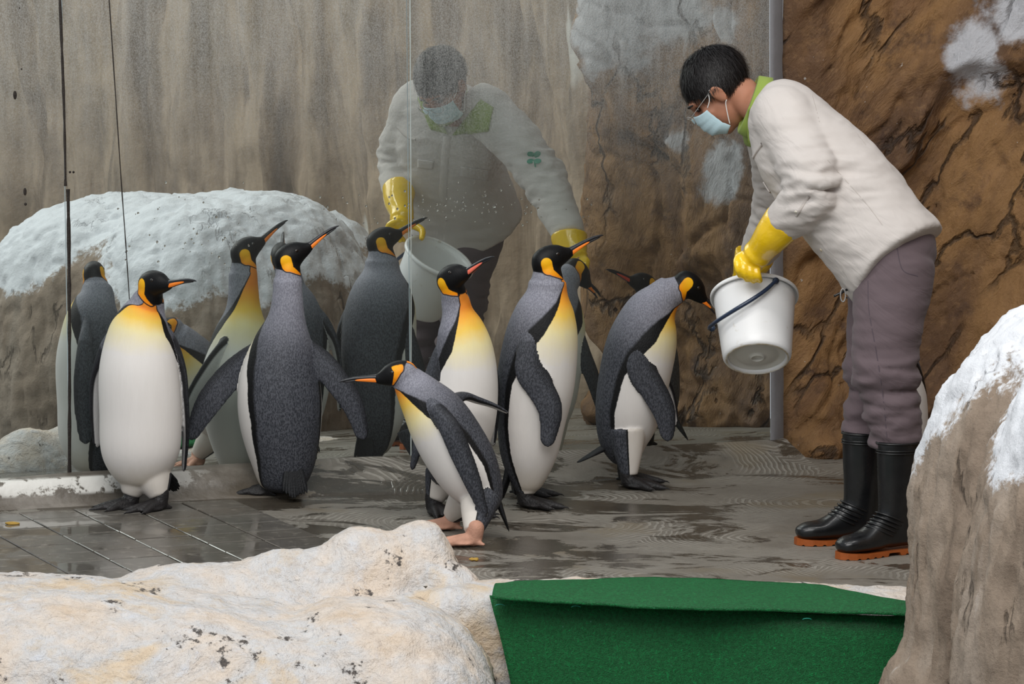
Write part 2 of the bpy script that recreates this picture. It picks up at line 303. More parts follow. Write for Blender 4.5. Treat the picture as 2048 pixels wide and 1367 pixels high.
# ------------------------------------------------------------------ mesh helpers
def empty(name, loc, label=None, cat=None, group=None):
    o = bpy.data.objects.new(name, None); COL.objects.link(o); o.location = loc; o.empty_display_size = .1
    if label: o['label'] = label
    if cat: o['category'] = cat
    if group: o['group'] = group
    return o
def wloc(o):
    p = Vector((0, 0, 0))
    while o: p = p + o.location; o = o.parent
    return p
def obj(name, V, F, mat, parent=None, smooth=True, attrs=None, loc=None, **tags):
    me = bpy.data.meshes.new(name)
    V = np.array([tuple(x) for x in V], float) if not isinstance(V, np.ndarray) else V.copy()
    off = wloc(parent) if parent else Vector((0, 0, 0))
    if loc is not None: V = V - np.array(loc); L = Vector(loc) - off
    elif parent: V = V - np.array(off); L = Vector((0, 0, 0))
    else: L = Vector((0, 0, 0))
    me.from_pydata([tuple(x) for x in V], [], [tuple(int(i) for i in f) for f in F])
    if smooth: me.polygons.foreach_set('use_smooth', [True] * len(me.polygons))
    for k, a in (attrs or {}).items():
        at_ = me.attributes.new(k, 'FLOAT', 'POINT'); at_.data.foreach_set('value', np.asarray(a, np.float32))
    me.materials.append(M[mat]); me.update()
    o = bpy.data.objects.new(name, me); COL.objects.link(o); o.location = L
    if parent: o.parent = parent
    for k, v in tags.items(): o[k] = v
    return o
def cr_interp(P, x):
    """Catmull-Rom through rows of P (n,d) at float index x (array)."""
    P = np.asarray(P, float); n = len(P); x = np.clip(np.asarray(x, float), 0, n - 1 - 1e-9); i = np.floor(x).astype(int); f = (x - i)[:, None]
    g = lambda j: np.where((j < 0)[:, None], 2 * P[0] - P[1], np.where((j > n - 1)[:, None], 2 * P[-1] - P[-2], P[np.clip(j, 0, n - 1)]))
    a, b, c, d = g(i - 1), g(i), g(i + 1), g(i + 2)
    return .5 * (2 * b + (c - a) * f + (2 * a - 5 * b + 4 * c - d) * f ** 2 + (3 * b - a - 3 * c + d) * f ** 3)
def norm(v): v = np.asarray(v, float); return v / (np.linalg.norm(v, axis=-1, keepdims=True) + 1e-12)
def loft(C, A, B, FR, nu=60, ns=40, power=2.0, cap=True):
    """rings round spine C; A half-width sideways, B half-depth along FR. Angle 0 = FR direction. Returns V, F, idx(k), ang."""
    n = len(C); x = np.linspace(0, n - 1, nu)
    c = cr_interp(C, x); ab = cr_interp(np.stack([A, B], 1), x); fr = cr_interp(FR, x)
    tg = norm(np.gradient(c, axis=0)); fr = norm(fr - (fr * tg).sum(1, keepdims=True) * tg); lat = np.cross(tg, fr)
    th = np.linspace(0, 2 * PI, ns, endpoint=False); ca, sa = np.cos(th), np.sin(th)
    e = 2 / power; ca, sa = np.sign(ca) * abs(ca) ** e, np.sign(sa) * abs(sa) ** e
    V = c[:, None] + lat[:, None] * (sa[None, :, None] * np.abs(ab[:, None, None, 0])) + fr[:, None] * (ca[None, :, None] * np.abs(ab[:, None, None, 1]))
    V = V.reshape(-1, 3); F = []
    for i in range(nu - 1):
        for j in range(ns):
            k = (j + 1) % ns; F.append((i * ns + j, i * ns + k, (i + 1) * ns + k, (i + 1) * ns + j))
    K = np.repeat(x, ns); AL = np.tile(np.minimum(th, 2 * PI - th), nu); TH_ = np.tile(th, nu)
    if cap:
        V = np.vstack([V, c[0], c[-1]]); a, b = len(V) - 2, len(V) - 1
        for j in range(ns):
            k = (j + 1) % ns; F.append((a, k, j)); F.append((b, (nu - 1) * ns + j, (nu - 1) * ns + k))
        K = np.append(K, [0, n - 1]); AL = np.append(AL, [PI / 2, PI / 2]); TH_ = np.append(TH_, [0, 0])
    return V, F, K, AL, TH_
def tube(P, R, ns=14, nu=None, flat=1.0, up=(0.01, .02, 1), n_end=True):
    P = np.array([tuple(p) for p in P], float); R = np.full(len(P), R) if np.isscalar(R) else np.array(R, float)
    return loft(P, R, R * flat, np.tile(np.array(up, float), (len(P), 1)), nu or max(8, 5 * len(P)), ns)[:2]
def round_tube(P, R, ns=14, nu=None, flat=1.0, up=(0.01, .02, 1)):
    """tube with rounded ends"""
    P = [Vector(p) for p in P]; R = list(R) if not np.isscalar(R) else [R] * len(P)
    d0 = (P[0] - P[1]).normalized(); d1 = (P[-1] - P[-2]).normalized()
    PP = [P[0] + d0 * R[0] * .95, P[0] + d0 * R[0] * .6] + P + [P[-1] + d1 * R[-1] * .6, P[-1] + d1 * R[-1] * .95]
    RR = [R[0] * .12, R[0] * .72] + R + [R[-1] * .72, R[-1] * .12]
    return tube(PP, RR, ns, nu, flat, up)
def ellipsoid(c, r, ax=None, nu=24, ns=32, p=2.0, q=2.0):
    """superellipsoid, ax = 3 axes rows"""
    ax = np.eye(3) if ax is None else np.array([tuple(a) for a in ax], float)
    V = []; F = []
    f = lambda x, e: math.copysign(abs(x) ** (2 / e), x)
    for i in range(nu + 1):
        ph = -PI / 2 + PI * i / nu
        for j in range(ns):
            t_ = 2 * PI * j / ns
            l = np.array([f(math.cos(ph), p) * f(math.cos(t_), q) * r[0], f(math.cos(ph), p) * f(math.sin(t_), q) * r[1], f(math.sin(ph), p) * r[2]])
            V.append(np.array(c) + l @ ax)
    for i in range(nu):
        for j in range(ns):
            k = (j + 1) % ns; F.append((i * ns + j, i * ns + k, (i + 1) * ns + k, (i + 1) * ns + j))
    return np.array(V), F
def join(parts):
    V = []; F = []; o = 0
    for v, f in parts:
        V.append(np.asarray([tuple(x) for x in v], float)); F += [tuple(i + o for i in g) for g in f]; o += len(v)
    return np.vstack(V), F
def smooth(V, F, it=3, lam=.5):
    E = set()
    for f in F:
        for i in range(len(f)): a, b = f[i], f[(i + 1) % len(f)]; E.add((a, b) if a < b else (b, a))
    E = np.array(list(E)); deg = np.bincount(E.ravel(), minlength=len(V))[:, None]
    for _ in range(it):
        S = np.zeros_like(V)
        for c in range(3): S[:, c] = np.bincount(E[:, 0], V[E[:, 1], c], len(V)) + np.bincount(E[:, 1], V[E[:, 0], c], len(V))
        V = V + lam * (S / np.maximum(deg, 1) - V)
    return V
def remesh(V, F, voxel, it=3):
    me = bpy.data.meshes.new('tmp'); me.from_pydata([tuple(x) for x in V], [], [tuple(int(i) for i in f) for f in F])
    o = bpy.data.objects.new('tmp', me); COL.objects.link(o)
    md = o.modifiers.new('r', 'REMESH'); md.mode = 'VOXEL'; md.voxel_size = voxel; md.adaptivity = 0
    dg = bpy.context.evaluated_depsgraph_get(); ev = o.evaluated_get(dg); em = ev.to_mesh()
    n = len(em.vertices); v = np.empty(n * 3); em.vertices.foreach_get('co', v); v = v.reshape(-1, 3)
    f = [tuple(p.vertices) for p in em.polygons]
    ev.to_mesh_clear(); bpy.data.objects.remove(o); bpy.data.meshes.remove(me)
    return (smooth(v, f, it) if it else v), f
def normals(V, F):
    N = np.zeros_like(V); F4 = np.array([f if len(f) == 4 else (*f, f[2]) for f in F])
    n = np.cross(V[F4[:, 2]] - V[F4[:, 0]], V[F4[:, 3]] - V[F4[:, 1]])
    for c in range(4):
        for k in range(3): N[:, k] += np.bincount(F4[:, c], n[:, k], len(V))
    return norm(N)
def fbm(p, oct=5, H=.8): return noise.fractal(Vector(p), H, 2.1, oct)
def nz(P, scale, oct=4, H=.8, off=(0, 0, 0)):
    P = np.asarray(P) * np.array(scale) + np.array(off); return np.array([noise.fractal(Vector(p), H, 2.1, oct) for p in P])
def box(c, s, ax=None):
    ax = np.eye(3) if ax is None else np.array([tuple(a) for a in ax], float)
    V = [np.array(c) + np.array([x * s[0], y * s[1], z * s[2]]) / 2 @ ax for x in (-1, 1) for y in (-1, 1) for z in (-1, 1)]
    return np.array(V), [(0, 1, 3, 2), (4, 6, 7, 5), (0, 4, 5, 1), (2, 3, 7, 6), (0, 2, 6, 4), (1, 5, 7, 3)]
def bevel_box(c, s, ax, b):
    """box with chamfered top/bottom rims"""
    ax = np.array([tuple(a) for a in ax], float); V = []; F = []
    for z, i in ((-s[2] / 2, 0), (s[2] / 2 - b, 0), (s[2] / 2, b)):
        for x, y in ((-1, -1), (1, -1), (1, 1), (-1, 1)): V.append(np.array(c) + np.array([x * (s[0] / 2 - i), y * (s[1] / 2 - i), z]) @ ax)
    for r in range(2):
        for j in range(4): k = (j + 1) % 4; F.append((r * 4 + j, r * 4 + k, r * 4 + 4 + k, r * 4 + 4 + j))
    F += [(3, 2, 1, 0), (8, 9, 10, 11)]
    return np.array(V), F
def tri_fields(srcV, srcF, fields, P):
    bv = BVHTree.FromPolygons([tuple(v) for v in srcV], [tuple(f) for f in srcF]); out = np.zeros((len(P), fields.shape[1]))
    vv = [Vector(v) for v in srcV]
    for i, p in enumerate(P):
        loc, nrm_, fi, d = bv.find_nearest(Vector(p)); f = srcF[fi]
        w = poly_3d_calc([vv[j] for j in f], loc); out[i] = sum(wj * fields[j] for wj, j in zip(w, f))
    return out

# ------------------------------------------------------------------ the setting
def vray(u, v):
    d = ray(u, v); return d - 2 * d.dot(MN) * MN
SRC = Vector(MX); 
def base_v(u):   # photo row where the glass meets its curb
    return float(np.interp(u, [-200, 0, 140, 700, 1130, 1540, 1700], [972, 958, 945, 915, 901, 880, 872]))
E1 = Vector((math.cos(TH), math.sin(TH), 0)); E2 = Vector((math.sin(TH), -math.cos(TH), 0))   # along / away from the glass

# ground far below, floor slab
V, F = box((1, 7, -1.0), (14, 17, .1)); obj('ground', V, F, 'wet_concrete', smooth=False, kind='structure')
fl = [(-3.2, 11.02), (1.35, 11.02), (1.35, 3.5), (5.5, 3.5), (5.5, 14.6), (-3.2, 14.6)]
V = [(x, y, 0) for x, y in fl] + [(x, y, -.3) for x, y in fl]; n = len(fl)
F = [tuple(range(n)), tuple(reversed(range(n, 2 * n)))] + [(i + n, (i + 1) % n + n, (i + 1) % n, i) for i in range(n)]
floor = obj('floor', V, F, 'wet_concrete', smooth=False, kind='structure')
# tiles at the left, squared up with the glass wall
b0 = Vector((-1.443, 12.285, 0)); tw, td = .187, .152
tiles_me = None
for i in range(-7, 3):
    for j in range(-3, 10):
        c = b0 + E1 * (tw * (i + .5)) + E2 * (td * (j - .3))
        if c.y < 10.95 or c.x < -2.3: continue
        dist = (MC - c.dot(MN)) 
        if dist < .19 or (i == 2 and j < 0): continue
        if tiles_me is None:
            V, F = bevel_box((0, 0, 0), (tw - .007, td - .007, .014), (E1, E2 * -1, Vector((0, 0, 1))), .002)
            to = obj('tile', V, F, 'wet_tile', parent=floor, smooth=False); tiles_me = to.data
        else:
            to = bpy.data.objects.new('tile', tiles_me); COL.objects.link(to); to.parent = floor
        to.location = (c.x, c.y, random.uniform(-.0015, .0005))

# curb under the glass
def curb(name, u0, u1, nn, mat):
    us = np.linspace(u0, u1, nn); V = []; F = []
    for u in us:
        p = mir(u, base_v(u)); z = p.z + .002; p = Vector((p.x, p.y, 0))
        wl = float(np.interp(u, [0, 420, 760], [1, .8, 0])); r = fbm((u * .01, 0, 0), 4) * .006
        top = .028 * wl + .02; run = top + .03 * wl + .22 * (1 - wl)
        prof = [(-.06, -.05), (-.06, z), (0, z), (top * .6, z - .002 + r * .3), (top, z - .006 + r), (top + .010 * wl + .07 * (1 - wl), z * (.8 * wl + .62 * (1 - wl)) + r), (top + .02 * wl + .14 * (1 - wl), z * (.5 * wl + .30 * (1 - wl)) + r), (run * .96, z * .10 + r * .5), (run + .03, -.004), (run + .03, -.05)]
        for d, h in prof: q = p + E2 * d; V.append((q.x, q.y, h))
    n = 10
    for i in range(len(us) - 1):
        for j in range(n - 1): F.append((i * n + j, i * n + j + 1, (i + 1) * n + j + 1, (i + 1) * n + j))
    return obj(name, V, F, mat, kind='structure')
curb('baseboard_left', -260, 575, 46, 'curb_concrete'); curb('baseboard_back', 575, 1572, 46, 'wet_concrete')

# glass panes (three sheets side by side) and their joints
P0 = mir(1541, 880)
def glass_pane(name, ua, ub, up=2.1):
    A, B = mir(ua, base_v(ua)), mir(ub, base_v(ub)); A = A - MU * .04 + E1 * .0015; B = B - MU * .04 - E1 * .0015
    T = [A, B, B + MU * up, A + MU * up]; V = [tuple(p) for p in T] + [tuple(p + MN * .012) for p in T]
    return obj(name, V, [(0, 1, 2, 3), (7, 6, 5, 4), (0, 4, 5, 1), (1, 5, 6, 2), (2, 6, 7, 3), (3, 7, 4, 0)], 'mirror_glass', smooth=False, kind='structure')
w1 = glass_pane('window_1', -170, 139); w2 = glass_pane('window_2', 139, 821.5); w3 = glass_pane('window_3', 821.5, 1541)
def glass_strip(name, pts, wid, mat, parent, th=.0016):
    """bead lying on the glass along photo points"""
    P = [mir(u, v) for u, v in pts]; V = []; F = []
    nn = len(P) * 6; PP = cr_interp([tuple(p) for p in P], np.linspace(0, len(P) - 1, nn))
    for i, p in enumerate(PP):
        p = Vector(p); wv = wid * (.75 + .5 * random.random())
        for sx_, sn in ((-1, 0), (-.6, 1), (.6, 1), (1, 0)): V.append(tuple(p + E1 * (sx_ * wv / 2) - MN * (.0005 + sn * th)))
    for i in range(nn - 1):
        for j in range(3): F.append((i * 4 + j, i * 4 + j + 1, (i + 1) * 4 + j + 1, (i + 1) * 4 + j))
    return obj(name, V, F, mat, parent=parent)
glass_strip('joint', [(139, 947), (139, 700), (138, 520), (136, 378)], .012, 'joint_dark', w1)
glass_strip('joint', [(131, 372), (129, 250), (125, 130), (119, -20)], .009, 'joint_dark', w1)
glass_strip('joint', [(822, 912), (822, 500), (821, 200), (820, -20)], .0045, 'joint_light', w2, .002)
glass_strip('crack', [(259, 600), (251, 480), (243, 370), (233, 220), (217, -20)], .0035, 'joint_dark', w2, .002)
for (u, v, s) in ((30, 190, 4), (140, 344, 2.6), (147, 344, 2.6), (50, 383, 3.5), (51, 408, 3), (43, 138, 1.8), (39, 16, 1.5)):
    p = mir(u, v); r = s * px(12.5); V, F = ellipsoid(p, (r, r * .3, r * (2.2 if s > 3.2 else 1)), (E1, MN, MU), 8, 10); obj('dirt_spot', V, F, 'joint_dark', parent=w1)
# water drops clinging to the glass
dr = []
for k in range(150):
    if k < 45: u = random.gauss(370, 60); v = 450 + (u - 370) * -.05 + random.gauss(0, 45)
    elif k < 120: u = random.gauss(930, 80); v = 408 + random.gauss(0, 16)
    else: u = random.uniform(620, 1200); v = random.uniform(390, 450)
    p = mir(u, v); r = random.uniform(1.0, 2.6) * px(12.8)
    dr.append(ellipsoid(p, (r, r * .5, r * random.uniform(.8, 1.3)), (E1, MN, MU), 5, 8))
V, F = join(dr); obj('water_drops', V, F, 'water_drop', parent=w2, kind='stuff')
# pale mortar strip closing the pane against the rock
V = []; F = []
for i in range(60):
    z = -.02 + 2.25 * i / 59; p = mir(1541, 880) + MU * (z - .02); w = .020 + .007 * fbm((0, 0, z * 5), 3)
    for a, b in ((0.0, -.001), (0.002, -.004), (w * .6, -.004), (w, -.002 - .006 * abs(fbm((1, 0, z * 8), 3))), (w + .05, .03)): V.append(tuple(p + E1 * a + MN * b))
for i in range(59):
    for j in range(4): F.append((i * 5 + j, i * 5 + j + 1, (i + 1) * 5 + j + 1, (i + 1) * 5 + j))
obj('trim_1', V, F, 'grout', kind='structure')

def rock_wall(name, path, mat, nu, nv, z0, z1, disp, snows=(), lean=0.0):
    P = cr_interp(np.array([(x, y, 0) for x, y in path]), np.linspace(0, len(path) - 1, 1500))
    L = np.concatenate([[0], np.cumsum(np.linalg.norm(np.diff(P, axis=0), axis=1))]); s = np.linspace(0, L[-1], nu)
    X = np.interp(s, L, P[:, 0]); Y = np.interp(s, L, P[:, 1]); T = norm(np.stack([np.gradient(X), np.gradient(Y)], 1)); N_ = np.stack([T[:, 1], -T[:, 0]], 1)
    V = np.zeros((nu, nv, 3)); cav = np.zeros((nu, nv))
    for i in range(nu):
        for j in range(nv):
            z = z0 + (z1 - z0) * j / (nv - 1); d, c = disp(s[i], z); d += -lean * z
            V[i, j] = (X[i] + N_[i, 0] * d, Y[i] + N_[i, 1] * d, z); cav[i, j] = c
    V = V.reshape(-1, 3); snow = np.zeros(len(V))
    for (kind, u, v, r) in snows:
        if kind == 'd': o = Vector((0, 0, HC)); d = ray(u, v)
        else: o = mir(u, v); d = vray(u, v)
        d = np.array(d.normalized()); R = V - np.array(o); tt = R @ d; dist = np.linalg.norm(R - tt[:, None] * d, axis=1) + np.where(tt < .3, 99, 0)
        c = V[np.argmin(dist + .02 * np.maximum(tt, 0))]; dd = V - c; q = np.sqrt(dd[:, 0] ** 2 + dd[:, 1] ** 2 + (dd[:, 2] * (.6 if r[1] == 't' else 1)) ** 2) / r[0]
        snow = np.maximum(snow, np.exp(-q ** 2))
    F = [(i * nv + j, (i + 1) * nv + j, (i + 1) * nv + j + 1, i * nv + j + 1) for i in range(nu - 1) for j in range(nv - 1)]
    return obj(name, V, F, mat, attrs={'snow': snow}, kind='structure')
def brown_disp(s, z):
    ex = s * .57 + z * .82; ac = s * .82 - z * .57          # ridges climb to the right
    w = fbm((s * .9, z * .9, 3), 3) * .30; w2 = fbm((s * 3.5, z * 3.5, 6), 3) * .05
    st = (ac + w + w2) * 1.55 + .2; i_ = math.floor(st); saw = st - i_
    lev = noise.noise(Vector((i_ * 3.7, ex * .5, 1)))                       # each slab sits at its own level
    prof = saw ** 1.6 * (1 - min(1, max(0, (saw - .90) / .10)))
    n1 = fbm((ex * .9, (ac + w) * 3.2, 11), 3); crack = math.exp(-(n1 / .035) ** 2)
    n2 = fbm((ex * 2.4, ac * 6, 5), 3); crack2 = math.exp(-(n2 / .03) ** 2)
    fine = fbm((s * 8, z * 8, 5), 5) * .010 + fbm((ex * 5, ac * 16, 9), 4) * .008
    d = .10 * prof + .05 * lev - .022 * crack - .010 * crack2 + .06 * fbm((s * .8, z * .8, 2), 2) + fine + .10 * math.exp(-(z / .22) ** 2) * (1 + .6 * fbm((s * 6, z * 6, 1), 3))
    k = min(1, s / .12); d = d * k - .06 * (1 - k) - .05
    return d, .8 * crack + .35 * crack2 + max(0, saw - .9) * 6
rock_wall('wall_right', [(.985, 13.60), (1.5, 13.72), (2.05, 13.4), (2.45, 12.7), (2.50, 12.0), (2.42, 11.55), (2.75, 11.45), (3.2, 11.9)], 'brown_rock', 330, 230, -.25, 3.2, brown_disp,
          [('d', 1950, 135, (.13, 't')), ('d', 2035, 25, (.10, 't')), ('m', 1250, 20, (.30, '')), ('m', 1350, 30, (.2, '')), ('m', 1180, 30, (.2, '')), ('m', 1190, 90, (.1, 't')), ('m', 1445, 340, (.11, 't')), ('m', 1355, 285, (.07, '')), ('m', 1450, 55, (.1, ''))])
def grey_disp(s, z):
    a = fbm((s * 1.1, z * .16, 2), 4); b = 1 - abs(fbm((s * 2.4, z * .3, 8), 4)) * 1.7
    return .20 * a + .12 * b + fbm((s * 5, z * 3, 4), 4) * .03 + .15 * math.exp(-(z / .4) ** 2), max(0, .6 - b)
rock_wall('wall_front', [(2.75, 12.3), (3.5, 11.3), (3.9, 9.6), (3.9, 7.6), (3.6, 5.6), (2.9, 3.9), (2.0, 3.0)], 'grey_wall_rock', 240, 110, -.3, 3.4, grey_disp,
          [])

def rock(name, parts, voxel, mat, amp, groove=None, it=8, snow=None, **tags):
    V, F = remesh(*join(parts), voxel, it); N_ = normals(V, F)
    d = amp[0] * nz(V, amp[1], 5, .7) + (amp[2] * nz(V, amp[3], 4, .5, (3, 1, 7)) if len(amp) > 2 else 0)
    if groove is not None: d = d + groove(V)
    V = V + N_ * d[:, None]; at_ = {}
    if snow is not None: at_['snow'] = snow(V, normals(V, F))
    V0 = np.array([V[:, 0].mean(), V[:, 1].mean(), V[:, 2].min()])
    return obj(name, V, F, mat, attrs=at_, **tags)
# cream plaster rock bank along the near edge
rock('rock_bank', [ellipsoid((-1.75, 10.72, -.47), (1.75, .62, .53), p=2.4, q=2.6, nu=30, ns=48), ellipsoid((-.27, 11.16, -.14), (.15, .15, .315), nu=24, ns=32), ellipsoid((-.42, 11.12, -.14), (.24, .17, .295)), ellipsoid((-.62, 11.08, -.14), (.30, .18, .235)), ellipsoid((-.90, 11.02, -.14), (.40, .22, .195)),
     ellipsoid((-.16, 11.08, -.2), (.12, .14, .26)), ellipsoid((-.40, 10.72, -.50), (.395, .45, .52), p=2.5), ellipsoid((-.27, 10.56, -.70), (.33, .38, .62), p=2.4)], .014, 'cream_rock', (.014, 3.4, .005, 12.0), it=22,
     label='cream and white plaster rock bank in the foreground, humped at its right end', category='rock')
def sl(V): return -.014 * np.maximum(0, 1 - np.abs(nz(V, (7, 7, .9), 3, .8, (5, 0, 0))) * 5) + .015 * nz(V, (3, 3, .6), 3)
rock('boulder', [ellipsoid((1.80, 10.0, 0), (.74, .62, 1.035), p=3.0, q=2.3, nu=36, ns=48), ellipsoid((1.75, 10.0, -.4), (.75, .6, .75), nu=24, ns=36), ellipsoid((1.5, 9.97, -.34), (.54, .48, .55), p=3.0, nu=24, ns=36), ellipsoid((1.85, 9.35, 0), (.72, .72, 1.03), p=3.0, q=2.3, nu=36, ns=48)], (.016), 'snowy_rock', (.026, 2.4, .005, 14), sl, it=10,
     snow=lambda V, N_: (V[:, 2] - (.66 + .14 * np.clip((V[:, 0] - 1.10) / .2, -1.2, 1) + .05 * np.sin(V[:, 0] * 9 + V[:, 1] * 4) - .20 * np.clip((V[:, 1] - 9.9) / .35, 0, 1) - .10 * np.clip((9.6 - V[:, 1]) / .4, 0, 1) * (V[:, 0] < 1.6))) * 1.8,
     label='grey-brown boulder with a painted snow cap, cut off by the right edge', category='rock')
rock('boulder', [ellipsoid((2.98, 9.45, 0), (.30, .42, .95), p=2.4), ellipsoid((3.02, 9.05, 0), (.30, .4, .8))], .03, 'snowy_rock', (.04, 2.4, .01, 12), sl, it=8,
     snow=lambda V, N_: (V[:, 2] - .74) * 1.6, label='smaller snow-dusted rock seen only in the glass, behind the reflected boulder', category='rock')
rock('trim_2', [ellipsoid((.55, 11.0, -.32), (.95, .155, .335), p=7, q=6)], .016, 'cream_rock', (.012, 4, .004, 20), it=6, kind='structure')

# green carpet pieces
def sheet(G, th, up=(0, 0, 1)):
    G = np.array(G); a, b = G.shape[:2]; V = np.vstack([G.reshape(-1, 3), (G - np.array(up) * th).reshape(-1, 3)]); o = a * b; F = []
    for i in range(a - 1):
        for j in range(b - 1):
            q = (i * b + j, i * b + j + 1, (i + 1) * b + j + 1, (i + 1) * b + j); F += [q, tuple(x + o for x in reversed(q))]
    rimi = [(0, j) for j in range(b)] + [(i, b - 1) for i in range(1, a)] + [(a - 1, j) for j in range(b - 2, -1, -1)] + [(i, 0) for i in range(a - 2, 0, -1)]
    r = [i * b + j for i, j in rimi]
    for k in range(len(r)): x, y = r[k], r[(k + 1) % len(r)]; F.append((y, x, x + o, y + o))
    return V, F
def edge(pts, z, n): return cr_interp(np.array([tuple(gnd(u, v, z)) for u, v in pts]), np.linspace(0, len(pts) - 1, n))
bk = edge([(992, 1164), (1130, 1158), (1290, 1153), (1450, 1158), (1610, 1166), (1700, 1180), (1790, 1198), (1900, 1215)], .032, 120); fr = edge([(984, 1191), (1130, 1201), (1290, 1210), (1450, 1215), (1610, 1218), (1700, 1221), (1790, 1224), (1900, 1228)], .03, 120)
G = [[bk[i] * (1 - t) + fr[i] * t + np.array([0, 0, .010 * math.sin(PI * t) + .004 * fbm((bk[i][0] * 6, t * 2, 0), 3)]) for t in np.linspace(0, 1, 16)] for i in range(120)]
V, F = sheet(G, .009); c1 = obj('green_carpet', V, F, 'green_turf', label='green felt carpet piece laid flat across the ledge top', category='carpet')
G = []
fr2 = edge([(979, 1188), (1130, 1199), (1290, 1208), (1450, 1214), (1540, 1220), (1620, 1224), (1700, 1226), (1790, 1228), (1900, 1231)], .012, 120)
for i in range(120):
    p = fr2[i]; G.append([np.array([p[0] + .02 * t * (p[0] - .5), p[1] - .01 - .10 * t - .012 * fbm((p[0] * 2.5, 0, t * 1.2), 3), p[2] - .02 - .85 * t]) for t in np.linspace(0, 1, 30)])
for i in range(120): G[i][0] = G[i][0] + np.array([0, .012, .016])
x1_ = G[-1][0][0]; x0_ = G[0][0][0]
for i in range(120):
    for k_ in range(30):
        q = G[i][k_]; xl = x0_ + .085 * min(1, k_ / 29 * 2.6) ** .8 * (k_ > 0); f_ = (fr2[i][0] - fr2[0][0]) / (fr2[-1][0] - fr2[0][0]); G[i][k_] = np.array([xl + f_ * (x1_ - xl), q[1], q[2]])
V, F = sheet(G, -.009, (0, -1, 0)); c2 = obj('green_carpet', V, F, 'green_turf', label='green felt carpet piece hanging down the front of the ledge', category='carpet')
for u, v in ((1000, 1211), (1152, 1214), (1614, 1239)):
    c = at(u, v, fr2[int((u - 979) / 921 * 119)][1] - .028); P = [c + Vector((.013 * math.cos(a), -.006 * math.sin(a), .006 * math.sin(a))) for a in np.linspace(.2, PI - .2, 7)]
    V, F = tube(P, .0012, 6, 12); obj('cable_tie', V, F, 'teal_tie', parent=c2)

# ------------------------------------------------------------------ penguins
AB_K = [0, 1, 2, 3, 3.6, 4.2, 5.0, 5.6, 6.2, 7]; AB_A = [100, 112, 118, 112, 94, 74, 60, 50, 40, 24]      # belly edge, degrees from the front
BW_K = [0, 1.5, 3, 3.7, 4.3, 5.0, 5.6, 6.2, 7]; BW_A = [5, 7, 10, 22, 26, 17, 8, 3, 2]                    # black seam width, degrees
RHO = [1.0, 1.04, 1.06, 1.06, 1.1, 1.08, .98, .95]
def head_axes(az, el, roll=0):
    a, e = math.radians(az), math.radians(el); f = np.array([math.cos(a) * math.cos(e), math.sin(a) * math.cos(e), math.sin(e)])
    l = norm(np.cross([0, 0, 1.], f)); u = np.cross(f, l); return f, l, u
def make_foot():
    parts = []
    for a, L in ((-24, .105), (0, .125), (24, .105)):
        a = math.radians(a); d = Vector((math.cos(a), math.sin(a), 0)); P = [Vector((-.005, 0, .026)), d * L * .45 + Vector((0, 0, .020)), d * L * .8 + Vector((0, 0, .013)), d * L + Vector((0, 0, .010))]
        parts.append(round_tube(P, [.022, .015, .012, .008], 12)); parts.append(round_tube([d * L + Vector((0, 0, .011)), d * (L + .014) + Vector((0, 0, .010)), d * (L + .026) + Vector((0, 0, .005))], [.006, .0045, .002], 8))
    parts.append(ellipsoid((.042, 0, .012), (.055, .040, .0095))); parts.append(ellipsoid((.0, 0, .026), (.030, .027, .026)))
    parts.append(round_tube([Vector((-.004, 0, .03)), Vector((-.008, 0, .062))], [.026, .027], 14)); parts.append(round_tube([Vector((-.01, .012, .016)), Vector((-.035, .02, .010))], [.010, .006], 10))
    V, F = remesh(*join(parts), .0042, 2); V[:, 2] = np.maximum(V[:, 2], .0005); return V, F
FOOT = make_foot(); FOOT_ME = {}
def add_foot(root, x, y, az, mat, tip=0, z=0.0):
    if mat not in FOOT_ME:
        o = obj('foot', FOOT[0], FOOT[1], mat); FOOT_ME[mat] = o.data
    else: o = bpy.data.objects.new('foot', FOOT_ME[mat]); COL.objects.link(o)
    o.parent = root; o.location = Vector((x, y, z)) - root.location; o.rotation_euler = (0, math.radians(tip), math.radians(az)); return o

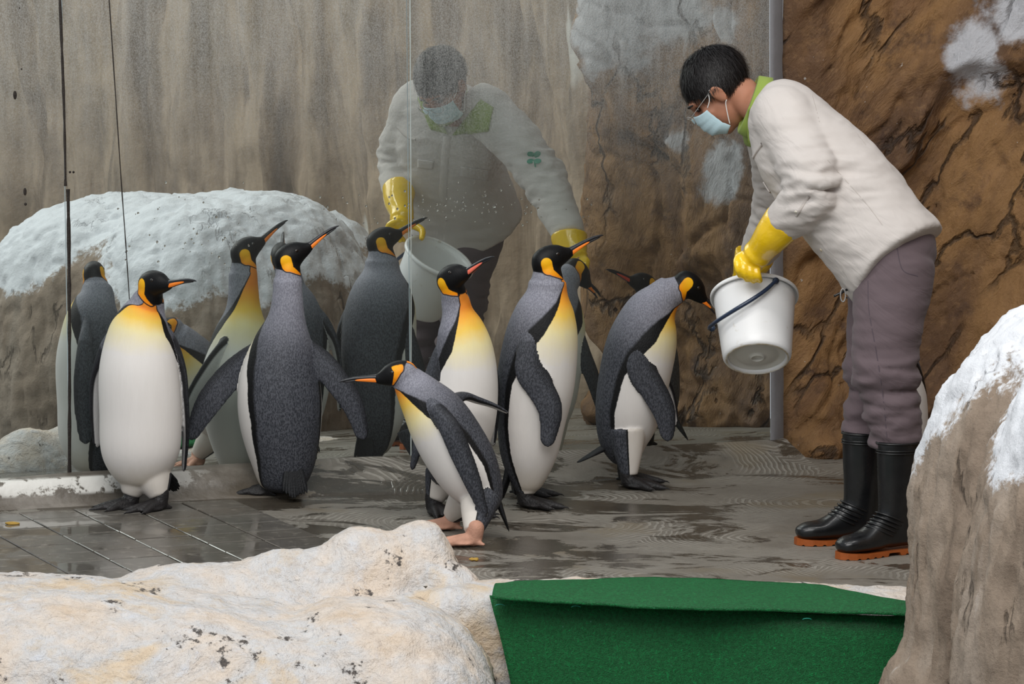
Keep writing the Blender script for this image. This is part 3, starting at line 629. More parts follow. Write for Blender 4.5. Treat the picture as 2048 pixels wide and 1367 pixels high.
def penguin(label, base, yaw, st, head, flips, feet, tail, legs, plate_mat='bill_orange', neck_w=.45, foot_mat='foot_black', low=(0, 0), bill_open=0, group='king penguins on the wet floor'):
    """st: rows (u, v, half-width px, distance) from rump to top of neck (8 rows, k = 0..7)"""
    root = empty('king_penguin', Vector((base[0], base[1], 0)), label, 'penguin', group)
    ya = math.radians(yaw); fbv = np.array([math.cos(ya), math.sin(ya), 0])
    hf, hl, hu = head_axes(head['az'], head['el']); hc = np.array(at(head['u'], head['v'], head['d'])); hs = head.get('s', 1.0)
    C = np.array([tuple(at(u, v, d)) for u, v, h, d in st]); A = []; B = []; FR = []
    for i, (u, v, h, d) in enumerate(st):
        rr = RHO[i]; hw = h * px(d); b = hw / math.sqrt(rr ** 2 * math.sin(ya) ** 2 + math.cos(ya) ** 2); A.append(rr * b); B.append(b)
        w = neck_w * max(0, (i - 4) / 3); hfx = np.array([hf[0], hf[1], 0]); FR.append(norm(fbv * (1 - w) + hfx * w))
    # rounded rump
    C = np.vstack([C[0] - .30 * (C[1] - C[0]), C]); A = [A[0] * .35] + A; B = [B[0] * .35] + B; FR = [FR[0]] + FR
    V, F, K, AL, _ = loft(C, A, B, FR, 70, 48); K = np.clip(K - 1, 0, 7)
    tgt = norm(C[-1] - C[-2])
    srcs = [(V, F)]; z0 = np.zeros(len(V)); FD = [np.stack([K, AL, z0, z0, z0], 1)]
    # head along its own axis
    hx = [-.064, -.058, -.045, -.022, .005, .028, .046, .062, .078]; hh = [.006, .020, .035, .044, .044, .037, .028, .020, .014]; hw = [.006, .019, .031, .037, .037, .031, .023, .016, .011]; zo = [-.004, -.004, -.003, 0, 0, -.003, -.008, -.011, -.012]
    HC_ = np.array([hc + hs * (hf * x + hu * z) for x, z in zip(hx, zo)])
    V, F, K, AL, _ = loft(HC_, np.array(hw) * hs, np.array(hh) * hs, np.tile(hu, (9, 1)), 30, 30)
    srcs.append((V, F)); n = len(V); FD.append(np.stack([np.full(n, 7.), AL, np.zeros(n), np.zeros(n), np.zeros(n)], 1))
    # neck bridge into the head
    q0 = C[-1] - tgt * .02; q1 = hc - hf * .012 * hs - hu * .006; r0 = min(A[-1], B[-1])
    V, F, K, AL, _ = loft(np.array([q0, q0 * .5 + q1 * .5, q1]), np.array([A[-1] * .97, .5 * (A[-1] + .036), .034 * hs]), np.array([B[-1] * .97, .5 * (B[-1] + .038), .036 * hs]), np.tile(FR[-1], (3, 1)), 14, 30)
    n = len(V); srcs.append((V, F)); FD.append(np.stack([6.6 + K * .2, AL, np.zeros(n), np.zeros(n), np.zeros(n)], 1))
    # flippers
    for fp_ in flips:
        P = np.array([tuple(at(u, v, d)) for u, v, d, w in fp_['p']]); Wd = np.array([w * px(d) for u, v, d, w in fp_['p']]); m_ = len(P)
        out = norm(np.array(fp_['out'], float)); th = np.interp(np.linspace(0, 1, m_), [0, .25, .8, 1], [.020, .0155, .0085, .006])
        P = np.vstack([[P[0] - out * .045 + (P[0] - P[1]) * .75], [P[0] - out * .016], P[1:]]); Wd = np.concatenate([[Wd[0] * .35], Wd]); th = np.concatenate([[.010], [.026], th[1:]]); m_ += 1
        d1 = norm(P[-1] - P[-2]); W9 = Wd[-1]; P = np.vstack([P, P[-1] + d1 * W9 * .5, P[-1] + d1 * W9 * .85, P[-1] + d1 * W9 * .98]); Wd = np.append(Wd, [W9 * .78, W9 * .42, W9 * .1]); th = np.append(th, [.0055, .005, .002]); m_ += 2
        V, F, K, AL, TT = loft(P, Wd, th, np.tile(out, (m_ + 1, 1)), 46, 28)
        n = len(V); srcs.append((V, F)); s_ = np.sin(TT) * fp_.get('lead', 1)
        FD.append(np.stack([np.full(n, 4.), np.full(n, 2.6), np.clip((K - .7) * 1.3, .0, 1) if fp_.get('soft', 1) else np.ones(n), -np.cos(TT), s_], 1))
    # legs
    for (x, y, ztop, off) in legs:
        pt = np.array([x + off[0], y + off[1], ztop]); pb = np.array([x, y, .045]); P = np.array([pt, pt * .5 + pb * .5, pb])
        V, F, K, AL, _ = loft(P, np.array([.062, .046, .028]), np.array([.066, .050, .029]), np.tile(fbv, (3, 1)), 14, 20)
        n = len(V); srcs.append((V, F)); FD.append(np.stack([np.full(n, .4), AL * 1.15, np.zeros(n), np.zeros(n), np.zeros(n)], 1))
    sV, sF = join(srcs); FD = np.vstack(FD)
    V, F = remesh(sV, sF, .0046, 5); fd = tri_fields(sV, sF, FD, V)
    k, al, fl_, fi, fw = fd.T
    fb_ = np.radians(np.interp(k, AB_K, AB_A)) - al; bw = np.radians(np.interp(k, BW_K, BW_A))
    # hood boundary plane across the top of the neck
    T = norm(tgt * .65 + norm(hc - C[-1]) * .35); xf = norm(hf - (hf @ T) * T) if abs(hf @ T) < .97 else norm(-hu - (-hu @ T) * T); yl = np.cross(T, xf)
    Pn = hc - T * head.get('hood', .040) * hs; R = V - Pn; tt = R @ T; xx = R @ xf; yy = R @ yl
    near = .17 - np.linalg.norm(V - hc, axis=1); fh = np.minimum(tt - .10 * np.clip(-xx, -.05, .05) + .16 * np.maximum(xx, 0), near)
    # ear patch
    def seg(ax, ay, ar, bx, by, br):
        d = np.array([bx - ax, by - ay]); t_ = np.clip(((xx - ax) * d[0] + (tt - ay) * d[1]) / (d @ d), 0, 1); return ar + (br - ar) * t_ - np.hypot(xx - ax - d[0] * t_, tt - ay - d[1] * t_)
    fp = np.maximum(seg(-.024 * hs, .036 * hs, .019, -.018 * hs, .018 * hs, .0185), seg(-.014, .013, .0125, .036, -.011, .002))
    fp = np.minimum(fp, (np.abs(yy) - .019) * .6); fp = np.minimum(fp, near)
    obj('body', V, F, 'plumage', parent=root, attrs={'k': k, 'fb': fb_, 'fh': fh, 'fp': fp, 'pt': tt, 'fl': fl_, 'fi': fi, 'fw': fw, 'bw': bw})
    # bill
    def hp(x, y, z): return hc + hs * (hf * x + hl * y + hu * z)
    X = np.array([.050, .070, .095, .125, .155, .180, .192]); Z = np.array([-.008, -.007, -.006, -.006, -.008, -.013, -.017]); bl = head.get('bill', 1.0)
    X = .05 + (X - .05) * bl
    V, F, *_ = loft(np.array([hp(x, 0, z) for x, z in zip(X, Z)]), hs * np.array([.013, .0105, .0085, .0068, .0052, .0036, .001]), hs * np.array([.014, .0105, .0078, .0062, .005, .0036, .001]), np.tile(hu, (7, 1)), 30, 14)
    bill = obj('bill', V, F, 'bill_black', parent=root)
    op = math.radians(bill_open); X2 = .05 + (np.array([.056, .064, .080, .105, .135, .165, .178]) - .05) * bl; Z2 = np.array([-.016, -.016, -.0155, -.014, -.0135, -.0155, -.0175])
    Z2 = Z2 - (X2 - .05) * math.tan(op)
    V, F, *_ = loft(np.array([hp(x, 0, z) for x, z in zip(X2, Z2)]), hs * np.array([.006, .0098, .0090, .0072, .0052, .0034, .001]), hs * np.array([.004, .0068, .0066, .0056, .0042, .003, .001]), np.tile(hu, (7, 1)), 30, 14)
    obj('lower_bill', V, F, 'bill_black', parent=root)
    for s in (-1, 1):
        X3 = .05 + (np.array([.054, .060, .075, .095, .115, .132, .140]) - .05) * bl; Z3 = np.interp(X3, X2, Z2) + .001; wy = np.interp(X3, X2, [.007, .0098, .0090, .0072, .0052, .0034, .001]) * .82
        V, F, *_ = loft(np.array([hp(x, s * w, z) for x, z, w in zip(X3, Z3, wy)]), hs * np.array([.0012, .003, .0032, .003, .0026, .002, .0008]), hs * np.array([.0015, .0062, .0072, .0062, .0046, .003, .0008]), np.tile(hu, (7, 1)), 24, 12)
        obj('bill_plate', V, F, plate_mat, parent=root, label='orange plate on the lower bill')
        p = hp(.020, s * .0300, .010); V, F = ellipsoid(p, (.0075 * hs, .0045 * hs, .0065 * hs), (hf, hl, hu), 10, 14); obj('eye', V, F, 'eye', parent=root)
    for (x, y, az) in feet: add_foot(root, x, y, az, foot_mat)
    # tail: stiff feathers fanned from the rump
    a0 = np.array(at(*tail[0])); a1 = np.array(at(*tail[1])); a1[2] = max(a1[2], .012); parts = []
    sd = norm(np.cross(a1 - a0, fbv if abs(norm(a1 - a0) @ fbv) < .8 else [0, 0, 1.])); nrm_ = norm(np.cross(a1 - a0, sd)); tw_ = tail[2] if len(tail) > 2 else .05
    for i in range(17):
        f = (i - 8) / 8; e = a1 + sd * f * tw_ - (a1 - a0) * (.20 * f * f + random.uniform(0, .16)) + sd * random.uniform(-.004, .004); e[2] = max(e[2], .006); s0 = a0 + sd * f * tw_ * .5
        V, F, *_ = loft(np.array([s0, s0 * .5 + e * .5, s0 * .15 + e * .85, e]), np.array([.010, .009, .0065, .0015]), np.array([.012, .008, .004, .001]), np.tile(nrm_, (4, 1)), 10, 8); parts.append((V, F))
    V, F = join(parts); obj('tail', V, F, 'tail_black', parent=root)
    return root
def g2(u, v): p = gnd(u, v); return (p.x, p.y)
D = 12.32   # ---- A: standing square at the left, looking right
fa, fb2 = g2(260, 1018), g2(318, 1021)
penguin('king penguin at far left standing square, full white front, head turned to the right', (-1.2, D), -104,
    [(284, 958, 50, D), (281, 905, 79, D), (281, 825, 83, D), (277, 740, 80, D), (279, 672, 66, D), (287, 633, 50, D), (294, 610, 37, D), (299, 594, 31, D - .01)],
    dict(u=309, v=567, d=D - .04, az=-40, el=12, hood=.046), 
    [dict(p=[(343, 672, D + .03, 14), (360, 730, D + .04, 24), (368, 800, D + .04, 25), (371, 870, D + .05, 20), (368, 932, D + .06, 12)], out=(.85, .35, 0), lead=1),
     dict(p=[(208, 690, D + .09, 14), (196, 750, D + .11, 22), (192, 810, D + .11, 22), (194, 880, D + .11, 16)], out=(-.8, .5, 0), lead=-1)],
    [(*fa, -150), (*fb2, -135)], [(318, 940, D + .10), (352, 985, D + .16), .03], [(*fa, .10, (.02, .01)), (*fb2, .10, (-.02, .02))])
D = 12.58   # ---- B: back to the viewer, both flippers spread
fa, fb2 = g2(535, 992), g2(588, 990)
penguin('king penguin seen from behind with both flippers held out, bill raised to the right', (-.77, D), 112,
    [(563, 968, 46, D), (566, 915, 68, D), (561, 835, 84, D), (559, 765, 82, D), (566, 690, 62, D), (573, 635, 38, D), (575, 592, 31, D), (575, 558, 29, D)],
    dict(u=582, v=512, d=D + .01, az=18, el=36, hood=.050),
    [dict(p=[(522, 690, D, 16), (494, 722, D + .01, 28), (455, 757, D + .01, 30), (415, 808, D, 28), (385, 866, D, 16)], out=(-.2, -1, .25), lead=1),
     dict(p=[(612, 690, D, 16), (640, 722, D - .01, 27), (672, 760, D - .02, 27), (705, 808, D - .02, 24), (724, 866, D - .02, 15)], out=(.2, -1, .25), lead=-1)],
    [(*fa, 165), (*fb2, 110)], [(585, 925, D - .07), (594, 1000, D - .12), .040], [(*fa, .10, (.02, 0)), (*fb2, .10, (-.01, 0))], plate_mat='bill_orange')
D = 12.26   # ---- C: front view in the middle, looking up right
fa, fb2 = g2(868, 1028), g2(925, 1030)
penguin('king penguin in the middle behind the stooping one, yellow chest, bill raised with coral plate', (-.2, D), -38,
    [(900, 958, 40, D), (908, 905, 62, D), (920, 838, 72, D), (929, 770, 68, D), (929, 706, 60, D), (922, 656, 47, D), (915, 623, 32, D), (910, 596, 29, D)],
    dict(u=906, v=555, d=D - .03, az=-40, el=30, hood=.046),
    [dict(p=[(882, 690, D - .02, 16), (868, 740, D - .04, 25), (850, 810, D - .05, 26), (838, 880, D - .05, 20), (826, 930, D - .05, 11)], out=(-.8, -.55, .15), lead=-1),
     dict(p=[(968, 690, D + .08, 16), (982, 740, D + .10, 22), (988, 810, D + .11, 22), (985, 880, D + .11, 14)], out=(.8, .5, 0), lead=1)],
    [(*fa, -60), (*fb2, -35)], [(880, 930, D + .10), (868, 985, D + .16), .03], [(*fa, .13, (.03, .03)), (*fb2, .13, (-.01, .02))], plate_mat='bill_coral')
D = 12.44   # ---- D: profile to the right
fa, fb2 = g2(1052, 1015), g2(1040, 1000)
penguin('tall king penguin in profile facing right, bent flipper against its side, bill raised', (.06, D), -14,
    [(1054, 968, 32, D), (1057, 912, 57, D), (1062, 845, 69, D), (1071, 765, 79, D), (1083, 675, 74, D), (1090, 620, 60, D), (1094, 585, 42, D), (1095, 562, 38, D)],
    dict(u=1100, v=518, d=D + .0, az=20, el=27, hood=.046, s=1.05),
    [dict(p=[(1062, 680, D - .12, 20), (1058, 738, D - .135, 30), (1082, 778, D - .14, 29), (1101, 822, D - .145, 26), (1096, 878, D - .145, 17)], out=(.1, -1, .1), lead=-1),
     dict(p=[(1085, 690, D + .12, 16), (1092, 750, D + .135, 24), (1108, 810, D + .14, 24), (1110, 870, D + .14, 15)], out=(0, 1, 0), lead=1)],
    [(*fa, -16), (fb2[0], fb2[1] + .09, -6)], [(1020, 930, D), (1004, 1000, D + .01), .035], [(*fa, .15, (-.005, .02)), (fb2[0], fb2[1] + .09, .15, (0, -.03))], plate_mat='bill_orange')
D = 12.95   # ---- E: leaning forward, feeding from the bucket
fa, fb2 = g2(1253, 965), g2(1258, 974)
penguin('king penguin leaning forward beside the keeper with its open bill at the bucket', (.4, D), 2,
    [(1250, 918, 30, D), (1248, 876, 53, D), (1256, 822, 67, D), (1270, 748, 72, D), (1285, 682, 70, D), (1302, 628, 55, D), (1325, 596, 38, D), (1345, 579, 33, D)],
    dict(u=1380, v=572, d=D + .0, az=12, el=-34, hood=.036, bill=.62),
    [dict(p=[(1282, 690, D - .115, 18), (1283, 738, D - .125, 28), (1306, 778, D - .13, 28), (1328, 822, D - .13, 25), (1335, 868, D - .13, 16)], out=(.15, -1, .1), lead=-1),
     dict(p=[(1300, 690, D + .11, 16), (1308, 740, D + .12, 22), (1330, 790, D + .125, 22), (1345, 840, D + .125, 14)], out=(0, 1, 0), lead=1)],
    [(*fa, -8), (fb2[0], fb2[1] - .02, -22)], [(1235, 880, D), (1152, 925, D), .045], [(*fa, .20, (.01, .0)), (fb2[0], fb2[1] - .02, .20, (-.01, .02))], plate_mat='bill_orange', bill_open=9)
D = 11.82   # ---- F: stooping to the left in front
fa, fb2 = g2(946, 1092), g2(920, 1062)
penguin('stooping king penguin in front with pinkish wrapped feet, striding left with lowered bill', (-.13, D), 186,
    [(958, 1022, 27, D), (962, 990, 46, D), (937, 942, 64, D), (903, 885, 68, D), (870, 830, 62, D), (838, 788, 46, D), (820, 766, 36, D), (812, 757, 32, D)],
    dict(u=797, v=748, d=D - .01, az=184, el=-3, hood=-.004, s=.98),
    [dict(p=[(868, 815, D - .10, 15), (897, 852, D - .125, 22), (921, 905, D - .13, 23), (946, 965, D - .13, 19), (967, 1022, D - .12, 11)], out=(-.1, -1, .15), lead=-1),
     dict(p=[(900, 800, D + .10, 12), (925, 792, D + .17, 14), (955, 800, D + .22, 13), (985, 810, D + .25, 11), (1012, 823, D + .27, 6)], out=(.2, .3, 1), lead=-1)],
    [(fa[0], fa[1], 176), (fb2[0] - .03, fb2[1] + .02, 184)], [(990, 985, D + .02), (1018, 1062, D + .03), .04], [(fa[0], fa[1], .14, (.02, .09)), (fb2[0] - .03, fb2[1] + .02, .12, (.06, -.06))], foot_mat='foot_wrap', plate_mat='bill_orange')
# ---- Q: behind the keeper's legs, seen mostly as a reflection
D = 12.74
fa, fb2 = g2(1775, 999), g2(1808, 1001)
penguin("king penguin hidden behind the keeper's legs, its red-billed head showing in the glass", (1.33, D), -128,
    [(1795, 940, 36, D), (1795, 900, 54, D), (1796, 850, 60, D), (1796, 790, 58, D), (1793, 735, 48, D), (1790, 695, 36, D), (1788, 672, 29, D), (1787, 658, 27, D)],
    dict(u=1785, v=628, d=D - .02, az=-165, el=24, hood=.04, s=.95),
    [dict(p=[(1832, 735, D + .03, 12), (1842, 800, D + .03, 20), (1840, 870, D + .03, 12)], out=(.9, .2, 0), lead=1),
     dict(p=[(1752, 735, D + .0, 12), (1742, 800, D + .0, 20), (1742, 870, D + .0, 12)], out=(-.9, -.2, 0), lead=-1)],
    [(*fa, -130), (*fb2, -110)], [(1805, 930, D + .08), (1815, 970, D + .12), .025], [(*fa, .12, (.01, 0)), (*fb2, .12, (-.01, 0))], plate_mat='bill_red')

# ------------------------------------------------------------------ the keeper
KP = empty('person', Vector((1.1, 11.72, 0)), 'keeper in beige shirt, green collar and black rubber boots bending forward over a bucket', 'person')
hC = np.array(at(1434, 184, 12.28)); a_ = math.radians(174)
hF = norm(np.array([.60 * math.cos(a_), .60 * math.sin(a_), -.80])); hL = norm(np.cross([0, 0, 1.], hF)); hU = np.cross(hF, hL)
def hd(x, y, z): return hC + hF * x + hL * y + hU * z
HAX = (hF, hL, hU)
def P3(L): return np.array([tuple(at(u, v, d)) for u, v, d, *r in L])
neck0 = np.array(at(1532, 214, 12.17))
# body: head, neck, trunk and limbs in one surface
arms = {'L': [(1565, 238, 11.99, 40), (1600, 305, 11.89, 38), (1626, 372, 11.81, 33), (1572, 440, 11.87, 27), (1520, 500, 11.935, 22), (1503, 522, 11.96, 20)],
        'R': [(1545, 240, 12.34, 40), (1556, 312, 12.46, 38), (1562, 384, 12.56, 33), (1520, 492, 12.72, 25), (1496, 540, 12.78, 20), (1488, 560, 12.81, 18)]}
legs_ = {'L': [(1798, 505, 11.82, 60), (1782, 620, 11.77, 42), (1774, 740, 11.71, 32), (1787, 860, 11.69, 30), (1793, 1000, 11.685, 24)],
         'R': [(1778, 505, 11.97, 60), (1757, 620, 11.94, 40), (1746, 740, 11.91, 30), (1734, 860, 11.89, 30), (1724, 990, 11.885, 24)]}
parts = [ellipsoid(hd(-.018, 0, .026), (.096, .075, .086), HAX), ellipsoid(hd(.030, 0, -.040), (.062, .060, .085), HAX), ellipsoid(hd(.066, 0, -.098), (.028, .030, .022), HAX), ellipsoid(hd(.076, 0, .034), (.022, .052, .020), HAX),
         round_tube([hd(.088, 0, .020), hd(.100, 0, -.004), hd(.108, 0, -.022)], [.009, .012, .015], 12), ellipsoid(hd(.058, .036, -.026), (.030, .024, .030), HAX), ellipsoid(hd(.058, -.036, -.026), (.030, .024, .030), HAX),
         ellipsoid(hd(.090, 0, -.062), (.014, .026, .011), HAX), round_tube([hd(-.045, 0, -.050), neck0 * .5 + hd(-.03, 0, -.08) * .5, neck0], [.056, .057, .062], 20)]
for s in (-1, 1):
    parts += [ellipsoid(hd(-.004, s * .080, -.012), (.020, .008, .033), (norm(hF + hL * s * -.3), norm(hL * s + hF * .3), hU)), round_tube([hd(.012, s * .082, -.004), hd(.006, s * .089, .018), hd(-.014, s * .091, .016), hd(-.022, s * .088, -.010), hd(-.006, s * .080, -.040)], [.005, .0055, .0055, .005, .006], 8)]
V, F, *_ = loft(P3([(1545, 225, 12.16), (1600, 300, 12.08), (1680, 390, 11.98), (1780, 490, 11.88)]), np.array([.13, .17, .16, .16]), np.array([.09, .12, .12, .12]), np.tile(np.array([-.7, 0, -.7]), (4, 1)), 20, 28); parts.append((V, F))
for k in 'LR':
    A_ = arms[k]; parts.append(round_tube(P3(A_), [r * px(d) for u, v, d, r in A_], 16)); A_ = legs_[k]; parts.append(round_tube(P3(A_), [r * px(d) for u, v, d, r in A_], 16))
V, F = remesh(*join(parts), .006, 4); obj('body', V, F, 'skin', parent=KP)
for s in (-1, 1):
    V, F = ellipsoid(hd(.080, s * .031, .012), (.008, .012, .009), HAX, 10, 14); obj('eye', V, F, 'eye', parent=KP)
    V, F = round_tube([hd(.092, s * .016, .036), hd(.094, s * .034, .041), hd(.080, s * .050, .035)], [.004, .0045, .003], 8); obj('eyebrow', V, F, 'hair', parent=KP)
# hair: scalp cap plus short strands
def hair_line(x): return np.interp(x, [-.15, -.10, -.060, -.03, -.012, .0, .03, .055, .075, .11], [-.075, -.075, -.066, -.030, .010, .014, .018, .036, .056, .066])
V, F = ellipsoid((0, 0, 0), (.116, .088, .100), None, 60, 80); V = V + np.array([-.028, 0, .034])
keep = V[:, 2] > hair_line(V[:, 0]) - .006; F = [f for f in F if all(keep[i] for i in f)]
V = V * (1 + .012 * nz(V, 30, 3)[:, None]); parts = [(V, F)]; pool = np.where(keep)[0]; sV = []; sF = []
wh = np.array([-.075, -.01, .115])
for k in range(7000):
    p = V[random.choice(pool)] + np.random.normal(0, .002, 3); n_ = norm(p - np.array([-.02, 0, .03])); g = p - wh; g = norm(g - (g @ n_) * n_) + np.random.normal(0, .13, 3); g = norm(g)
    L = random.uniform(.022, .042); w = norm(np.cross(n_, g)) * .0010; e1 = p + g * L * .5 + n_ * L * .10; e2 = p + g * L - n_ * L * .04
    o = len(sV); sV += [p - w, p + w, e1 + w * .8, e1 - w * .8, e2]; sF += [(o, o + 1, o + 2, o + 3), (o + 3, o + 2, o + 4)]
V, F = join(parts + [(np.array(sV), sF)]); V = hC + V @ np.array(HAX); obj('hair', V, F, 'hair', parent=KP)

# shirt: trunk and both sleeves, one garment
def wrinkle(V, F, amp, sc, stretch=(1, 1, 1), extra=None):
    N_ = normals(V, F); w = 1 - np.abs(nz(V, np.array(sc) * np.array(stretch), 3, .9)) * 2.2; d = amp * w
    if extra is not None: d = d * extra
    return V + N_ * d[:, None]
tr = [(1538, 205, 12.18, 40, .085), (1566, 232, 12.14, 74, .185), (1606, 295, 12.08, 98, .215), (1666, 366, 12.0, 112, .205), (1726, 438, 11.95, 114, .21), (1784, 514, 11.91, 116, .24)]
TC = P3(tr); TA = np.array([r[4] for r in tr]); TB = np.array([r[3] * px(r[2]) for r in tr]); axis_t = norm(TC[-1] - TC[0])
FRt = np.tile(norm(np.array([-.72, -.05, -.70])), (6, 1))
V1, F1, K1, A1, T1 = loft(TC, TA, TB, FRt, 60, 60, power=2.25)
# curved shirt tails at the hem
ext = np.clip((K1 - 4.2) / .8, 0, 1) ** 2 * (.035 * np.cos(T1) ** 2 * np.where(np.cos(T1) > 0, 1.5, .6)); V1 = V1 + axis_t * ext[:, None]
sh = [(V1, F1)]
SL = {'L': [(1548, 222, 12.04, 52), (1568, 240, 11.98, 63), (1600, 302, 11.89, 58), (1622, 352, 11.82, 55), (1630, 382, 11.80, 50), (1604, 412, 11.83, 46), (1570, 441, 11.87, 39), (1560, 450, 11.88, 36)],
      'R': [(1542, 225, 12.28, 52), (1545, 244, 12.34, 60), (1556, 310, 12.46, 55), (1562, 358, 12.53, 51), (1562, 390, 12.57, 47), (1545, 440, 12.64, 44), (1522, 496, 12.72, 37), (1514, 512, 12.74, 34)]}
for k in 'LR':
    A_ = SL[k]; sh.append(tube(P3(A_), [r * px(d) for u, v, d, r in A_], 28, 40))
V, F = remesh(*join(sh), .0075, 5)
elb = [np.array(at(*SL[k][4][:3])) for k in 'LR']; ew = np.maximum(*[np.exp(-(np.linalg.norm(V - e, axis=1) / .13) ** 2) for e in elb])
V = wrinkle(V, F, .0060, (3.5, 3.5, 8), (1, 1, 1), .8 + 1.0 * ew); V = wrinkle(V, F, .0090, (6, 6, 24), (1, 1, 1), .16 + 1.5 * ew)
V = smooth(V, F, 2)
shirt = obj('shirt', V, F, 'shirt', parent=KP); BV_S = BVHTree.FromPolygons([tuple(v) for v in V], F)
def hit(bv, kind, u, v):
    if kind == 'd': o, d = Vector((0, 0, HC)), ray(u, v)
    else: o, d = mir(u, v), vray(u, v)
    r = bv.ray_cast(o, d.normalized()); return (r[0], r[1]) if r[0] else None
def strip_on(name, bv, kind, pts, wid, mat, parent, th=.0018, n=None):
    Q = cr_interp(np.array(pts, float), np.linspace(0, len(pts) - 1, n or len(pts) * 6)); H_ = [hit(bv, kind, *q) for q in Q]; H_ = [h for h in H_ if h]; H_ = [h for h in H_ if (h[0] - H_[0][0]).length < .02 + 6 * len(H_) * .012 and abs(h[0].y - H_[0][0].y) < .16]
    if len(H_) < 2: return
    V = []; F = []
    for i, (p, n_) in enumerate(H_):
        if n_.dot((mir(0, 0) if 0 else (Vector((0, 0, HC)) if kind == 'd' else mir(*pts[0]))) - p) < 0: n_ = -n_
        tg = (H_[min(i + 1, len(H_) - 1)][0] - H_[max(i - 1, 0)][0]).normalized(); sd = tg.cross(n_).normalized() * wid / 2
        for a, b in ((-1, -.4), (-.85, 1), (.85, 1), (1, -.4)): V.append(tuple(p + sd * a + n_ * th * b))
    for i in range(len(H_) - 1):
        for j in range(3): F.append((i * 4 + j, i * 4 + j + 1, (i + 1) * 4 + j + 1, (i + 1) * 4 + j))
    return obj(name, V, F, mat, parent=parent)
def disc_on(name, bv, kind, u, v, r, mat, parent, h=.002):
    q = hit(bv, kind, u, v)
    if not q: return
    p, n_ = q; eye = Vector((0, 0, HC)) if kind == 'd' else mir(u, v)
    if n_.dot(eye - p) < 0: n_ = -n_
    x = n_.orthogonal().normalized(); y = n_.cross(x); V, F = ellipsoid(p, (r, r, h), (x, y, n_), 8, 12); return obj(name, V, F, mat, parent=parent)
strip_on('seam', BV_S, 'd', [(1545, 160), (1585, 163), (1628, 176), (1640, 190)], .0035, 'shirt_seam', shirt, .0003)
strip_on('seam', BV_S, 'd', [(1622, 182), (1640, 250), (1652, 320), (1655, 345)], .0035, 'shirt_seam', shirt, .0003)
strip_on('seam', BV_S, 'd', [(1640, 195), (1700, 250), (1760, 330), (1812, 400), (1830, 432)], .003, 'shirt_seam', shirt, .0003)
strip_on('seam', BV_S, 'd', [(1655, 320), (1700, 370), (1735, 410), (1765, 450)], .003, 'shirt_seam', shirt, .0003)
strip_on('cuff', BV_S, 'd', [(1618, 392), (1606, 410), (1592, 432)], .010, 'shirt_seam', shirt)
strip_on('placket', BV_S, 'm', [(895, 272), (889, 330), (886, 400), (890, 450), (900, 490)], .034, 'shirt', shirt, .003)
def quad_on(name, bv, kind, c4, mat, parent, off=.005, n=9):
    """cloth patch lying on a garment, corners given in the photo"""
    c = np.array(c4, float); G = []
    for a in np.linspace(0, 1, n):
        row = []
        for b in np.linspace(0, 1, n):
            q = (c[0] * (1 - b) + c[1] * b) * (1 - a) + (c[3] * (1 - b) + c[2] * b) * a; h_ = hit(bv, kind, *q)
            if not h_: return
            eye = Vector((0, 0, HC)) if kind == 'd' else mir(*q); p, n_ = h_; n_ = n_ if n_.dot(eye - p) > 0 else -n_; row.append((p, n_))
        G.append(row)
    nm = sum((r[1] for row in G for r in row), Vector()).normalized()
    V, F = sheet([[np.array(p + n_ * off) for p, n_ in row] for row in G], off * .8, tuple(nm)); return obj(name, V, F, mat, parent=parent)
quad_on('pocket_flap', BV_S, 'm', [(836, 318), (868, 322), (866, 338), (836, 334)], 'shirt', shirt)
quad_on('pocket_flap', BV_S, 'm', [(922, 332), (980, 340), (976, 360), (920, 352)], 'shirt', shirt)
quad_on('collar_wing', BV_S, 'm', [(836, 196), (866, 204), (896, 268), (862, 258)], 'collar_green', shirt, .008)
quad_on('collar_wing', BV_S, 'm', [(962, 200), (986, 216), (978, 262), (905, 270)], 'collar_green', shirt, .008)
strip_on('pocket_flap', BV_S, 'd', [(1524, 288), (1512, 305), (1505, 318)], .012, 'shirt_seam', shirt, .003)
for u, v in ((890, 330), (888, 385), (892, 440)): disc_on('button', BV_S, 'm', u, v, .006, 'shirt_seam', shirt, .003)
disc_on('button', BV_S, 'd', 1592, 424, .006, 'rim_stain', shirt, .003); disc_on('button', BV_S, 'd', 1642, 500, .006, 'rim_stain', shirt, .003)
for du, dv in ((-7, -7), (7, -7), (-7, 6), (7, 6)):
    disc_on('sleeve_emblem', BV_S, 'm', 1068 + du, 316 + dv, .0145, 'emblem_green', shirt, .002)
strip_on('sleeve_emblem', BV_S, 'm', [(1068, 320), (1071, 334)], .006, 'emblem_green', shirt, .002)
# collar: stand and fold
nc = np.array(at(1507, 212, 12.195)); nn_ = norm(np.array([-.90, .10, .32])); sideV = norm(np.cross(nn_, [0, 1., 0]))
def ring_strip(offs, up, nseg=40, gap=0.0):
    V = []; F = []; m_ = len(offs)
    for j in range(nseg):
        t_ = 2 * PI * j / nseg
        for (o, r, th) in offs: V.append(nc + nn_ * o + sideV * math.cos(t_) * (r * 1.14) + np.array([0, 1., 0]) * math.sin(t_) * r * .95 + nn_ * .01 * math.cos(t_) * 0)
    for j in range(nseg):
        for i in range(m_ - 1): F.append((j * m_ + i, j * m_ + i + 1, ((j + 1) % nseg) * m_ + i + 1, ((j + 1) % nseg) * m_ + i))
    return np.array(V), F
V, F = ring_strip([(-.035, .062, 0), (-.01, .075, 0), (.012, .078, 0), (.020, .080, 0), (.016, .086, 0), (-.006, .090, 0), (-.026, .094, 0), (-.030, .088, 0)], None)
collar = obj('collar', V, F, 'collar_green', parent=shirt)
